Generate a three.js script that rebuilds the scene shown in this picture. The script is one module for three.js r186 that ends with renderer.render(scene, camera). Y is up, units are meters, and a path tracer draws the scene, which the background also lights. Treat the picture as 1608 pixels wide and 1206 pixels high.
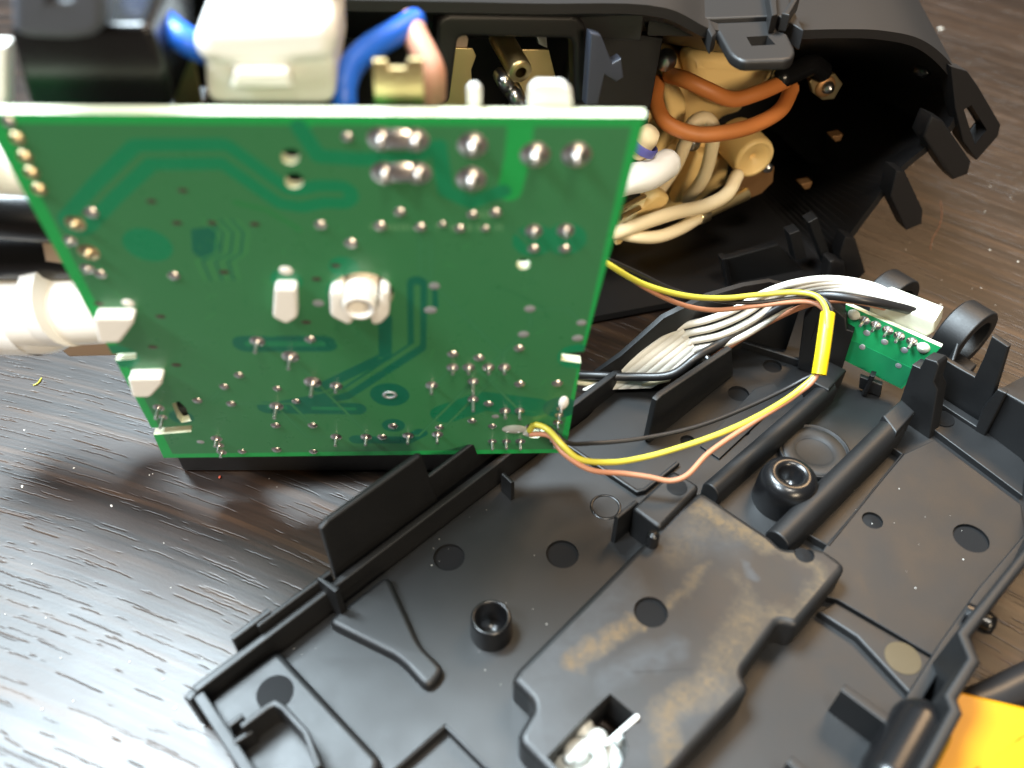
import * as THREE from 'three';
import { mergeGeometries } from 'three/addons/utils/BufferGeometryUtils.js';
import { Brush, Evaluator, SUBTRACTION } from 'three-bvh-csg';
import { RectAreaLightUniformsLib } from 'three/addons/lights/RectAreaLightUniformsLib.js';
import { RoundedBoxGeometry } from 'three/addons/geometries/RoundedBoxGeometry.js';

// ------------------------------------------------------------------ camera, light, exposure
// smooth normals below the crease angle, weighted by face area so that flat faces stay flat beside small bevels
function toCreasedNormals(geo, angle) {
  const g = geo.index ? geo.toNonIndexed() : geo, p = g.attributes.position, n = p.count / 3, fn = [], at = new Map(), a = new THREE.Vector3(), b = new THREE.Vector3(), c = new THREE.Vector3(), cosA = Math.cos(angle);
  const key = (i) => Math.round(p.getX(i) * 2e6) + ',' + Math.round(p.getY(i) * 2e6) + ',' + Math.round(p.getZ(i) * 2e6);
  for (let f = 0; f < n; f++) { a.fromBufferAttribute(p, f * 3); b.fromBufferAttribute(p, f * 3 + 1).sub(a); c.fromBufferAttribute(p, f * 3 + 2).sub(a); fn.push(new THREE.Vector3().crossVectors(b, c)); for (let k = 0; k < 3; k++) { const q = key(f * 3 + k); if (!at.has(q)) at.set(q, []); at.get(q).push(f); } }
  const un = fn.map((v) => v.clone().normalize()), out = new Float32Array(p.count * 3);
  for (let f = 0; f < n; f++) for (let k = 0; k < 3; k++) { const i = f * 3 + k, s = new THREE.Vector3(); for (const h of at.get(key(i))) if (un[h].dot(un[f]) > cosA) s.add(fn[h]); if (s.lengthSq() === 0) s.copy(un[f]); s.normalize(); out[i * 3] = s.x; out[i * 3 + 1] = s.y; out[i * 3 + 2] = s.z; }
  g.setAttribute('normal', new THREE.BufferAttribute(out, 3)); return g;
}
const csg = new Evaluator(); csg.useGroups = false;
function cut(geo, ...tools) { let b = new Brush(geo); b.updateMatrixWorld(); for (const t of tools) { const q = new Brush(t); q.updateMatrixWorld(); b = csg.evaluate(b, q, SUBTRACTION); } const g = b.geometry; g.clearGroups(); return toCreasedNormals(g, 0.95); }
const V = (x, y, z) => new THREE.Vector3(x, y, z);
const FOCAL = 1262, CX = 804, CY = 603, PITCH = Math.PI / 4, EYE = V(0, 0.19, 0);
const scene = new THREE.Scene();
const camera = new THREE.PerspectiveCamera(2 * Math.atan(CY / FOCAL) * 180 / Math.PI, 4 / 3, 0.01, 20);
camera.position.copy(EYE);
camera.rotation.set(-PITCH, 0, 0);
camera.focus = 0.244;
camera.userData.fStop = 7.8;
const renderer = new THREE.WebGLRenderer({ antialias: true });
renderer.toneMapping = THREE.LinearToneMapping;
renderer.toneMappingExposure = 1;
renderer.shadowMap.enabled = true;
scene.background = new THREE.Color().setRGB(0.03, 0.03, 0.03);
RectAreaLightUniformsLib.init();
const LAMPS = [
  { at: [-0.56, 1.46, -0.52], size: [0.6, 0.5], color: [0.76, 0.91, 1], power: 122, label: 'cool white panel lamp hanging above the table behind the circuit board' },
  { at: [-0.85, 1.30, 0.28], size: [0.36, 0.3], color: [0.80, 0.91, 1], power: 94, label: 'cool white panel lamp hanging above the hose end of the circuit board' },
  { at: [0.66, 1.20, -0.85], size: [0.45, 0.4], color: [1, 0.66, 0.36], power: 23, label: 'warm panel lamp hanging low beyond the open housing' },
  { at: [0.10, 1.35, 0.34], size: [0.30, 0.26], color: [1, 0.92, 0.80], power: 55, label: 'neutral white panel lamp hanging above the front edge of the table' },
  { at: [0.42, 0.62, 0.95], size: [0.36, 0.3], color: [1, 0.80, 0.56], power: 32, label: 'unseen warm panel lamp added low in front to light the housing inside' },  // added lamp that brightens the inside of the housing
];

// ------------------------------------------------------------------ helpers
let seed = 7;
const rnd = () => { seed = (seed * 1664525 + 1013904223) >>> 0; return seed / 4294967296; };
const S = Math.sin(PITCH), C = Math.cos(PITCH);
function ray(px, py) { const u = (px - CX) / FOCAL, v = (CY - py) / FOCAL; return V(u, -S + v * C, -C - v * S); }
function Y(px, py, y) { const d = ray(px, py); return d.multiplyScalar((y - EYE.y) / d.y).add(EYE); }           // point of the level plane y
function onPlane(px, py, o, n) { const d = ray(px, py); return d.multiplyScalar(o.clone().sub(EYE).dot(n) / d.dot(n)).add(EYE); }
const names = new Map();
function numbered(n) { const k = names.get(n) ?? 0; names.set(n, k + 1); return k ? n + '_' + String(k).padStart(3, '0') : n; }
function thing(name, label, category, at = V(0, 0, 0), group) {
  const g = new THREE.Group(); g.name = numbered(name); g.position.copy(at); scene.add(g);
  g.userData = { label, category }; if (group) g.userData.group = group;
  return g;
}
function root(o) { while (o.parent && o.parent !== scene) o = o.parent; return o; }
function part(parent, name, geo, mat) {                     // geometry given in world axes
  const m = new THREE.Mesh(geo, mat), p = root(parent).position;
  geo.translate(-p.x, -p.y, -p.z);
  m.name = name; m.castShadow = m.receiveShadow = true; parent.add(m); return m;
}
function single(name, geo, mat, label, category, group) {   // a thing of one mesh, origin at its base
  geo.computeBoundingBox(); const b = geo.boundingBox, p = V((b.min.x + b.max.x) / 2, b.min.y, (b.min.z + b.max.z) / 2);
  geo.translate(-p.x, -p.y, -p.z);
  const m = new THREE.Mesh(geo, mat); m.name = numbered(name); m.position.copy(p); m.castShadow = m.receiveShadow = true; scene.add(m);
  m.userData = { label, category }; if (group) m.userData.group = group; return m;
}
function rounded(p, r, n = 4) {                               // closed outline with rounded corners
  if (!r) return p;
  const out = [];
  for (let i = 0; i < p.length; i++) {
    const a = p[(i + p.length - 1) % p.length], b = p[i], c = p[(i + 1) % p.length];
    const la = Math.hypot(a[0] - b[0], a[1] - b[1]), lc = Math.hypot(c[0] - b[0], c[1] - b[1]), k = Math.min(r, la * 0.42, lc * 0.42);
    const s = [b[0] + (a[0] - b[0]) * k / la, b[1] + (a[1] - b[1]) * k / la], e = [b[0] + (c[0] - b[0]) * k / lc, b[1] + (c[1] - b[1]) * k / lc];
    for (let j = 0; j <= n; j++) { const t = j / n, q = 1 - t; out.push([q * q * s[0] + 2 * q * t * b[0] + t * t * e[0], q * q * s[1] + 2 * q * t * b[1] + t * t * e[1]]); }
  }
  return out;
}
function shapeOf(pts, holes = []) {
  const s = new THREE.Shape(pts.map((p) => new THREE.Vector2(p[0], p[1])));
  for (const h of holes) s.holes.push(new THREE.Path(h.map((p) => new THREE.Vector2(p[0], p[1]))));
  return s;
}
function extrude(shape, depth, bevel = 0, segs = 2) {
  const g = new THREE.ExtrudeGeometry(shape, bevel ? { depth: depth - 2 * bevel, bevelEnabled: true, bevelSize: bevel, bevelThickness: bevel, bevelOffset: -bevel, bevelSegments: segs, curveSegments: 24 } : { depth, bevelEnabled: false, curveSegments: 24 });
  if (bevel) g.translate(0, 0, bevel);
  return bevel ? toCreasedNormals(g, 0.95) : g;
}
const flat = (p) => [p.x, -p.z];
// upright prism whose top outline is given in photo pixels at height y1
function prism(px, y1, y0, { bevel = 0.0006, round = 0, segs = 2, holes = [] } = {}) {
  const pts = rounded(px.map(([a, b]) => flat(Y(a, b, y1))), round);
  const g = extrude(shapeOf(pts, holes), y1 - y0, bevel, segs);
  g.rotateX(-Math.PI / 2); g.translate(0, y0, 0); return g;
}
const circle = (c, r, n = 32) => Array.from({ length: n }, (_, i) => [c[0] + r * Math.cos(i / n * 2 * Math.PI), c[1] - r * Math.sin(i / n * 2 * Math.PI)]);
const spot = (px, py, y) => flat(Y(px, py, y));
// wall along a path of pixels at height y1
function wall(px, y1, y0, th, { bevel = 0.0004, side = 0 } = {}) {
  const p = px.map(([a, b]) => flat(Y(a, b, y1)));
  return wallPts(p, y1, y0, th, bevel, side);
}
function wallPts(p, y1, y0, th, bevel = 0.0004, side = 0) {
  const L = [], R = [];
  for (let i = 0; i < p.length; i++) {
    const a = p[Math.max(0, i - 1)], b = p[i], c = p[Math.min(p.length - 1, i + 1)];
    let n1 = [-(b[1] - a[1]), b[0] - a[0]], n2 = [-(c[1] - b[1]), c[0] - b[0]];
    const nn = (n) => { const l = Math.hypot(...n) || 1; return [n[0] / l, n[1] / l]; };
    if (i === 0) n1 = n2; if (i === p.length - 1) n2 = n1; n1 = nn(n1); n2 = nn(n2);
    const m = nn([n1[0] + n2[0], n1[1] + n2[1]]), k = 1 / Math.max(0.5, m[0] * n1[0] + m[1] * n1[1]);
    const l = th * (0.5 + side / 2) * k, r = th * (0.5 - side / 2) * k;
    L.push([b[0] + m[0] * l, b[1] + m[1] * l]); R.push([b[0] - m[0] * r, b[1] - m[1] * r]);
  }
  const g = extrude(shapeOf([...R, ...L.reverse()]), y1 - y0, bevel, 2);
  g.rotateX(-Math.PI / 2); g.translate(0, y0, 0); return g;
}
// plate standing on the upright plane through ground points A and B; outline in pixels; front face on the plane, grows away from the camera (or towards it)
function plate(px, A, B, th, { bevel = 0.0005, round = 0, holes = [], front = false, segs = 2 } = {}) {
  const u = B.clone().sub(A).setY(0).normalize(), up = V(0, 1, 0), n = u.clone().cross(up);
  const to = ([a, b]) => { const q = onPlane(a, b, A, n).sub(A); return [q.dot(u), q.y]; };
  const g = extrude(shapeOf(rounded(px.map(to), round), holes.map((h) => h.map(to))), th, bevel, segs);
  const towards = EYE.clone().sub(A).dot(n) > 0;
  if (towards !== front) g.translate(0, 0, -th);
  g.applyMatrix4(new THREE.Matrix4().makeBasis(u, up, n).setPosition(A)); return g;
}
function tube(pts, r, seg = 60, rad = 12, closed = false) {
  const c = new THREE.CatmullRomCurve3(pts, closed, 'centripetal');
  const g = new THREE.TubeGeometry(c, seg, r, rad, closed);
  if (closed) return g;
  const caps = [0, 1].map((t) => { const s = new THREE.SphereGeometry(r, rad, 6); const p = c.getPoint(t); s.scale(1, 1, 1); s.translate(p.x, p.y, p.z); return s; });
  return mergeGeometries([g, ...caps]);
}
const path = (list) => list.map(([a, b, y]) => Y(a, b, y));
function rod(a, b, r0, r1 = r0, n = 24, open = false) {
  const d = b.clone().sub(a), g = new THREE.CylinderGeometry(r1, r0, d.length(), n, 1, open);
  g.applyQuaternion(new THREE.Quaternion().setFromUnitVectors(V(0, 1, 0), d.clone().normalize()));
  const m = a.clone().add(b).multiplyScalar(0.5); g.translate(m.x, m.y, m.z); return g;
}
function lathe(profile, at, axis = V(0, 1, 0), n = 40) {
  const g = new THREE.LatheGeometry(profile.map(([r, y]) => new THREE.Vector2(Math.max(r, 1e-6), y)), n);
  g.applyQuaternion(new THREE.Quaternion().setFromUnitVectors(V(0, 1, 0), axis.clone().normalize())); g.translate(at.x, at.y, at.z);
  return g;
}
// value noise
const LAT = new Float32Array(65536).map(() => rnd());
function vnoise(x, y) {
  const ix = Math.floor(x), iy = Math.floor(y), fx = x - ix, fy = y - iy, s = fx * fx * (3 - 2 * fx), t = fy * fy * (3 - 2 * fy);
  const L = (a, b) => LAT[((a & 255) + ((b & 255) << 8))];
  return (L(ix, iy) * (1 - s) + L(ix + 1, iy) * s) * (1 - t) + (L(ix, iy + 1) * (1 - s) + L(ix + 1, iy + 1) * s) * t;
}
const fbm = (x, y, n = 4) => { let s = 0, a = 0.5; for (let i = 0; i < n; i++, a *= 0.5, x *= 2.03, y *= 2.03) s += a * vnoise(x + i * 17.3, y + i * 9.1); return s; };
const b255 = (x) => Math.max(0, Math.min(255, Math.round(x * 255)));
function dataTex(w, h, fn, srgb) {
  const d = new Uint8Array(w * h * 4);
  for (let j = 0; j < h; j++) for (let i = 0; i < w; i++) { const c = fn(i, j), k = (j * w + i) * 4; d[k] = b255(c[0]); d[k + 1] = b255(c[1] ?? c[0]); d[k + 2] = b255(c[2] ?? c[0]); d[k + 3] = 255; }
  const t = new THREE.DataTexture(d, w, h); t.wrapS = t.wrapT = THREE.RepeatWrapping; t.magFilter = THREE.LinearFilter; t.minFilter = THREE.LinearMipmapLinearFilter; t.generateMipmaps = true;
  if (srgb) t.colorSpace = THREE.SRGBColorSpace; t.needsUpdate = true; return t;
}
const lin = (r, g, b) => new THREE.Color().setRGB(r, g, b);

// ------------------------------------------------------------------ materials
const grainBump = dataTex(256, 256, (i, j) => [0.35 * rnd() + 0.65 * fbm(i / 5, j / 5, 2)]);
grainBump.repeat.set(1 / 0.016, 1 / 0.016);
const smudge = dataTex(512, 512, (i, j) => { const v = 0.52 + 0.12 * (fbm(i / 40, j / 40, 4) - 0.5) + 0.05 * (rnd() - 0.5); return [1, v, 0]; });
smudge.repeat.set(1 / 0.09, 1 / 0.09);
const M = {
  black: new THREE.MeshPhysicalMaterial({ ior: 1.52, color: lin(0.0036, 0.0038, 0.0043), roughness: 1, roughnessMap: smudge, bumpMap: grainBump, bumpScale: 0.000018 }),
  blackGloss: new THREE.MeshPhysicalMaterial({ color: lin(0.0055, 0.0055, 0.006), roughness: 0.27 }),
  disc: new THREE.MeshPhysicalMaterial({ color: lin(0.003, 0.003, 0.0034), roughness: 0.75, specularIntensity: 0.45 }),
  blackWire: new THREE.MeshPhysicalMaterial({ color: lin(0.012, 0.011, 0.011), roughness: 0.38 }),
  housing: new THREE.MeshPhysicalMaterial({ color: lin(0.008, 0.0072, 0.007), roughness: 0.5, bumpMap: grainBump, bumpScale: 0.00002 }),
  white: new THREE.MeshPhysicalMaterial({ color: lin(0.92, 0.91, 0.87), roughness: 0.4 }),
  nylon: new THREE.MeshPhysicalMaterial({ color: lin(0.88, 0.86, 0.8), roughness: 0.42 }),
  milk: new THREE.MeshPhysicalMaterial({ color: lin(0.5, 0.52, 0.49), roughness: 0.35, clearcoat: 0.3, clearcoatRoughness: 0.3 }),
  connector: new THREE.MeshPhysicalMaterial({ color: lin(0.5, 0.51, 0.42), roughness: 0.5 }),
  cream: new THREE.MeshPhysicalMaterial({ color: lin(0.84, 0.6, 0.25), roughness: 0.45 }),
  creamWire: new THREE.MeshPhysicalMaterial({ color: lin(0.80, 0.66, 0.42), roughness: 0.5 }),
  orange: new THREE.MeshPhysicalMaterial({ color: lin(0.52, 0.17, 0.04), roughness: 0.5 }),
  yellowWire: new THREE.MeshPhysicalMaterial({ color: lin(0.45, 0.40, 0.045), roughness: 0.42 }),
  sleeve: new THREE.MeshPhysicalMaterial({ color: lin(0.66, 0.5, 0.008), roughness: 0.35 }),
  salmon: new THREE.MeshPhysicalMaterial({ color: lin(0.36, 0.155, 0.085), roughness: 0.45 }),
  pink: new THREE.MeshPhysicalMaterial({ color: lin(0.55, 0.27, 0.19), roughness: 0.5 }),
  blue: new THREE.MeshPhysicalMaterial({ color: lin(0.015, 0.12, 0.62), roughness: 0.4 }),
  whiteWire: new THREE.MeshPhysicalMaterial({ color: lin(0.60, 0.58, 0.52), roughness: 0.45 }),
  solder: new THREE.MeshPhysicalMaterial({ color: lin(0.74, 0.70, 0.68), metalness: 1, roughness: 0.3 }),
  dull: new THREE.MeshPhysicalMaterial({ color: lin(0.52, 0.54, 0.56), metalness: 0.7, roughness: 0.5 }),
  via: new THREE.MeshPhysicalMaterial({ color: lin(0.10, 0.07, 0.06), metalness: 0.6, roughness: 0.4 }),
  gold: new THREE.MeshPhysicalMaterial({ color: lin(0.80, 0.66, 0.40), metalness: 1, roughness: 0.3 }),
  brass: new THREE.MeshPhysicalMaterial({ color: lin(0.68, 0.53, 0.27), metalness: 1, roughness: 0.38 }),
  copper: new THREE.MeshPhysicalMaterial({ color: lin(0.46, 0.25, 0.11), metalness: 0.8, roughness: 0.45 }),
  steel: new THREE.MeshPhysicalMaterial({ color: lin(0.5, 0.5, 0.5), metalness: 1, roughness: 0.3 }),
  edge: new THREE.MeshPhysicalMaterial({ color: lin(0.62, 0.66, 0.48), roughness: 0.6 }),
  yellowBox: new THREE.MeshPhysicalMaterial({ color: lin(0.44, 0.195, 0.0015), roughness: 0.35 }),
  tan: new THREE.MeshPhysicalMaterial({ color: lin(0.36, 0.27, 0.2), roughness: 0.6 }),
  glue: new THREE.MeshPhysicalMaterial({ color: lin(0.62, 0.66, 0.58), roughness: 0.18, transmission: 0.5, thickness: 0.002, ior: 1.45 }),
  lampBody: new THREE.MeshStandardMaterial({ color: lin(0.6, 0.6, 0.6), roughness: 0.6 }),
};

// ------------------------------------------------------------------ lamps
for (const l of LAMPS) {
  const at = V(...l.at), g = thing('panel_lamp', l.label, 'lamp', at);
  g.lookAt(V(0.0, 0, -0.14)); // +z of a group looks at the target
  const frame = new THREE.Mesh(new RoundedBoxGeometry(l.size[0] + 0.03, l.size[1] + 0.03, 0.03, 2, 0.006), M.lampBody); frame.name = 'lamp_frame'; frame.position.z = -0.016; g.add(frame);
  const glow = new THREE.MeshStandardMaterial({ color: 0x888888, emissive: new THREE.Color().setRGB(...l.color), emissiveIntensity: 1.5 });
  const pane = new THREE.Mesh(new THREE.PlaneGeometry(l.size[0], l.size[1]), glow); pane.name = 'diffuser'; pane.position.z = 0.001; g.add(pane);
  const light = new THREE.RectAreaLight(new THREE.Color().setRGB(...l.color), l.power, l.size[0], l.size[1]);
  light.name = 'lamp_light'; light.rotation.y = Math.PI; light.position.z = 0.004; g.add(light);
}

// ------------------------------------------------------------------ table
{
  const W = 1024, Hh = 2048, LU = 0.5, LV = 0.32;   // metres along and across the grain
  const pore = new Float32Array(W * Hh), tone = new Float32Array(W * Hh), lines = new Float32Array(W * Hh);
  for (let j = 0; j < Hh; j++) for (let i = 0; i < W; i++) {
    const y = j / Hh * 96, x = i / W * 5;
    const ym = y % 96;
    const line = Math.max(0, Math.min(1, (vnoise(ym * 1.5 + 0.3 * vnoise(x * 2, ym * 0.4), 61 + x * 0.22) - 0.64) * 7)); lines[j * W + i] = line * (0.4 + 0.6 * vnoise(ym * 2, x * 9));
    const band = vnoise(ym * 0.7 + 0.5 * vnoise(x * 1.7, ym * 0.3), 3.5 + x * 0.35), fine = vnoise(ym * 3.1, x * 2.2 + 40), fine2 = vnoise(ym * 5.3 + 7, x * 7 + 11);
    tone[j * W + i] = 0.36 * band + 0.36 * fine + 0.28 * fine2;
  }
  for (let k = 0; k < 5600; k++) {                       // short pores, sunk into the varnish
    const len = Math.round(5 + 34 * rnd() ** 2), depth = 0.35 + 0.65 * rnd(), wid = rnd() < 0.12 ? 2 : 1; let x = Math.floor(rnd() * W), y = rnd() * Hh;
    for (let s = 0; s < len; s++, x++) {
      y += (rnd() - 0.5) * 0.9;
      for (let w = 0; w < wid + 1; w++) { const q = ((Math.floor(y) + w) % Hh + Hh) % Hh * W + (x % W); pore[q] = Math.max(pore[q], depth * (w === wid ? 0.45 : 1) * Math.min(1, (s + 1) / 3, (len - s) / 3)); }
    }
  }
  const at = (a, i, j) => a[j * W + i];
  const colour = dataTex(W, Hh, (i, j) => { const t = at(tone, i, j), s = Math.max(0, Math.min(1, (t - 0.42) * 4)), p = at(pore, i, j); const k = 1 + 0.14 * (rnd() - 0.5), e = Math.min(1, 0.9 * p + 0.75 * at(lines, i, j)); return [(0.098 + 0.052 * s) * k + 0.115 * e, (0.058 + 0.034 * s) * k + 0.092 * e, (0.031 + 0.019 * s) * k + 0.064 * e]; }, true);
  const bump = dataTex(W, Hh, (i, j) => [0.8 - 0.14 * (1 - at(tone, i, j)) - 0.55 * at(pore, i, j) + 0.05 * (rnd() - 0.5)]);
  const rough = dataTex(W, Hh, (i, j) => { const v = 0.45 + 0.10 * (at(tone, i, j) - 0.5) + 0.08 * (fbm(i / 30, j / 90, 3) - 0.5); return [1, v, 0]; });
  const g = new THREE.PlaneGeometry(1.8, 1.5, 90, 75); g.rotateX(-Math.PI / 2); g.translate(0, 0, -0.45);
  const p = g.attributes.position, uv = g.attributes.uv;
  for (let i = 0; i < p.count; i++) { const x = p.getX(i), z = p.getZ(i), xc = Math.max(-0.35, Math.min(0.35, x)); uv.setXY(i, x / LU, (z - 0.56 * xc - 0.9 * xc * xc) / LV); }
  const m = new THREE.MeshPhysicalMaterial({ ior: 1.6, map: colour, bumpMap: bump, bumpScale: 0.00028, roughness: 1, roughnessMap: rough });
  const top = new THREE.Mesh(g, m); top.name = 'table_top'; top.receiveShadow = true; top.userData = { kind: 'structure', label: 'dark brown wood grain table top', category: 'table' }; scene.add(top);
  const slab = new THREE.Mesh(new THREE.BoxGeometry(1.8, 0.03, 1.5), new THREE.MeshStandardMaterial({ color: lin(0.03, 0.02, 0.015), roughness: 0.6 }));
  slab.position.set(0, -0.0155 - 0.003, -0.45); slab.name = 'table_board'; top.add(slab);
}

// ------------------------------------------------------------------ black plastic cover lying open on the table
const FL = 0.007, PL = 0.017;                              // heights of its floor and of its raised middle
const cover = thing('plastic_cover', 'black moulded plastic cover lying open on the table with a dusty raised middle', 'cover', V(Y(1000, 900, 0).x, 0, Y(1000, 900, 0).z));
const discs = [[705, 875, 25], [883, 870, 26], [1525, 845, 27, 1], [1418, 1033, 27, 2], [1370, 817, 16, 1], [1213, 575, 15], [1160, 618, 17], [1080, 692, 12], [1166, 676, 12]];
const mmPx = (px, py, y, r) => r * Y(px, py, y).distanceTo(EYE) / Math.hypot(1, ray(px, py).x, 0) / FOCAL / 1.0;
const PX = (px, py, y, r) => { const a = Y(px - r, py, y), b = Y(px + r, py, y); return a.distanceTo(b) / 2; };
{
  const outline = [[336, 1105], [778, 763], [925, 652], [965, 600], [1075, 545], [1290, 462], [1350, 470], [1480, 560], [1590, 640], [1625, 760], [1608, 868], [1476, 1040], [1360, 1206], [1300, 1290], [420, 1290], [395, 1200]];
  const slot = [[962, 1092], [1005, 1128], [984, 1155], [991, 1177], [980, 1206], [950, 1236], [905, 1236], [862, 1192], [919, 1132]];
  const recess = [[699, 1136], [768, 1204], [820, 1262], [700, 1285], [560, 1285], [612, 1212]];
  const sunk = (x, y, h, r, d) => { const p = Y(x, y, h), g = new THREE.CylinderGeometry(PX(x, y, h, r), PX(x, y, h, r) - 0.0001, d * 2, 32); g.translate(p.x, h, p.z); return g; };
  const slotTool = () => prism(slot, 0.03, -0.01, { bevel: 0 });
  const slotAt = slot.map(([a, b]) => Y(a, b, PL)); void slotAt;
  const slotCut = () => { const g = extrude(shapeOf(slot.map(([a, b]) => spot(a - 4, b - 3, PL))), 0.05); g.rotateX(-Math.PI / 2); g.translate(0, -0.02, 0); return g; }; void slotTool;
  const recessCut = extrude(shapeOf(recess.map(([a, b]) => spot(a, b, FL))), 0.02); recessCut.rotateX(-Math.PI / 2); recessCut.translate(0, -0.002, 0);
  part(cover, 'floor_plate', cut(prism(outline, FL, 0.0042, { bevel: 0.0003, round: 0.002 }), slotCut(), recessCut, ...discs.filter((d) => !d[3]).map(([x, y, r]) => sunk(x, y, FL, r, 0.0012))), M.black);
  // sunk ejector marks
  for (const [x, y, r, k] of discs) if (!k) part(cover, 'ejector_mark', lathe([[0, 0], [PX(x, y, FL, r) - 0.0001, 0]], Y(x, y, FL).setY(FL - 0.0011)), M.disc);
  part(cover, 'recess_floor', prism([[699, 1120], [790, 1204], [840, 1280], [540, 1290], [600, 1204]], 0.0034, 0.0012, { bevel: 0.0002 }), M.black);
  for (const [a, b] of [[[699, 1136], [612, 1212]], [[699, 1136], [768, 1204]], [[768, 1204], [820, 1262]]]) part(cover, 'recess_wall', wall([a, b], FL - 0.0004, 0.0013, 0.0014, { side: a[0] === 699 && b[0] < 699 ? 0 : 0 }), M.black);

  // raised middle with smears of dried dust (matter on the surface)
  const top = [[1060, 802], [1099, 768], [1212, 843], [1228, 860], [1290, 858], [1332, 888], [1252, 984], [1224, 975], [1169, 1052], [1168, 1061], [1178, 1080], [1076, 1190], [1010, 1270], [955, 1292], [892, 1248], [848, 1198], [809, 1160], [842, 1104], [803, 1068], [812, 1051], [1016, 846]];
  const N = 1024, lo = spot(780, 1300, PL), hi = spot(1345, 740, PL), x0 = lo[0] - 0.005, y0 = lo[1] - 0.005, span = Math.max(hi[0] - x0, hi[1] - y0) + 0.01;
  const smears = [
    [[[1100, 800], [1160, 830], [1200, 848], [1240, 865]], 0.0042, 1.0], [[[1060, 870], [1110, 815], [1150, 830]], 0.007, 0.4], [[[1240, 870], [1285, 890], [1290, 920]], 0.003, 0.7], [[[1288, 905], [1262, 970], [1235, 975]], 0.003, 0.75],
    [[[905, 1036], [935, 1010], [985, 985], [1000, 975]], 0.0034, 1.0], [[[1010, 985], [1025, 952], [1045, 950]], 0.0016, 0.9], [[[1045, 950], [1090, 910], [1105, 890]], 0.0024, 0.6],
    [[[1180, 960], [1155, 1000], [1135, 1050], [1120, 1078]], 0.006, 0.7], [[[1115, 1078], [1085, 1092], [1050, 1110], [1045, 1140], [1055, 1200]], 0.0052, 0.8], [[[1200, 960], [1222, 970]], 0.004, 0.6], [[[1150, 905], [1170, 930]], 0.003, 0.4],
  ].map(([p, w, a]) => [p.map(([q, r]) => spot(q, r, PL)), w, a]);
  const pale = [[[[865, 1040], [900, 990], [960, 930]], 0.010, 0.5], [[[950, 1070], [1010, 1035], [1060, 1020]], 0.004, 0.55], [[[820, 1090], [830, 1130], [880, 1160]], 0.008, 0.35], [[[1170, 890], [1180, 905]], 0.002, 1.0], [[[1080, 840], [1150, 860]], 0.006, 0.35], [[[1000, 1180], [1060, 1130], [1130, 1090]], 0.006, 0.3]].map(([p, w, a]) => [p.map(([q, r]) => spot(q, r, PL)), w, a]);
  const seg = (x, y, a, b) => { const dx = b[0] - a[0], dy = b[1] - a[1], t = Math.max(0, Math.min(1, ((x - a[0]) * dx + (y - a[1]) * dy) / (dx * dx + dy * dy))); return Math.hypot(x - a[0] - t * dx, y - a[1] - t * dy); };
  const amount = (list, x, y) => { let s = 0; for (const [p, w, a] of list) { let d = 1; for (let i = 0; i + 1 < p.length; i++) d = Math.min(d, seg(x, y, p[i], p[i + 1])); if (d < w) s = Math.max(s, a * (1 - d / w) ** 0.8); } return s; };
  const dust = new Float32Array(N * N), chalk = new Float32Array(N * N);
  for (let j = 0; j < N; j++) for (let i = 0; i < N; i++) {
    const x = x0 + (i + 0.5) / N * span, y = y0 + (j + 0.5) / N * span, wx = x + 0.004 * (fbm(x * 300, y * 300, 3) - 0.45), wy = y + 0.004 * (fbm(x * 300 + 60, y * 300, 3) - 0.45);
    const gritty = fbm(x * 900, y * 900, 4);
    dust[j * N + i] = Math.max(0, amount(smears, wx, wy) * (0.25 + 1.35 * gritty) * (0.7 + 0.6 * rnd()) - 0.08) + 0.10 * Math.max(0, fbm(x * 90, y * 90, 4) - 0.42);
    chalk[j * N + i] = amount(pale, wx, wy) * (0.3 + 1.3 * fbm(x * 500 + 9, y * 700, 4)) + 0.25 * Math.max(0, fbm(x * 140 + 30, y * 60, 4) - 0.45);
  }
  const map = dataTex(N, N, (i, j) => { const d = Math.min(1, dust[j * N + i]), c = Math.min(1, chalk[j * N + i]), l = (a, b, e) => Math.pow(a + b * d + e * c, 1 / 2.2); return [l(0.0034, 0.082, 0.026), l(0.0035, 0.050, 0.029), l(0.004, 0.018, 0.033)]; }, true);
  const rough = dataTex(N, N, (i, j) => [1, 0.5 + 0.35 * Math.min(1, dust[j * N + i]) + 0.15 * Math.min(1, chalk[j * N + i]) + 0.14 * (fbm(i / 60, j / 60, 3) - 0.5), 0]);
  for (const t of [map, rough]) { t.repeat.set(1 / span, 1 / span); t.offset.set(-x0 / span, -y0 / span); t.wrapS = t.wrapT = THREE.ClampToEdgeWrapping; }
  const bump2 = grainBump.clone(); bump2.needsUpdate = true;
  const dusty = new THREE.MeshPhysicalMaterial({ map, roughness: 1, roughnessMap: rough, bumpMap: bump2, bumpScale: 0.000018 });
  const mid = part(cover, 'raised_middle', cut(prism(top, PL, FL - 0.003, { bevel: 0.0017, round: 0.0025, segs: 4 }), slotCut(), sunk(1022, 961, PL, 27, 0.0012), sunk(1263, 870, PL, 16, 0.0012)), dusty);
  mid.userData.label = 'raised middle of the cover smeared with ochre dust';
  part(mid, 'ejector_mark', lathe([[0, 0], [PX(1022, 961, PL, 26.8), 0]], Y(1022, 961, PL).setY(PL - 0.0011)), M.disc);
  part(mid, 'ejector_mark', lathe([[0, 0.0004], [PX(1263, 870, PL, 9), 0.0002], [PX(1263, 870, PL, 15.8), 0]], Y(1263, 870, PL).setY(PL - 0.0011)), M.disc);
  // block beside the middle, its flange and pin
  part(cover, 'corner_block', prism([[1057, 737], [1100, 763], [1037, 830], [992, 798]], 0.0185, FL - 0.002, { bevel: 0.001, round: 0.0015 }), M.black);
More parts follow.
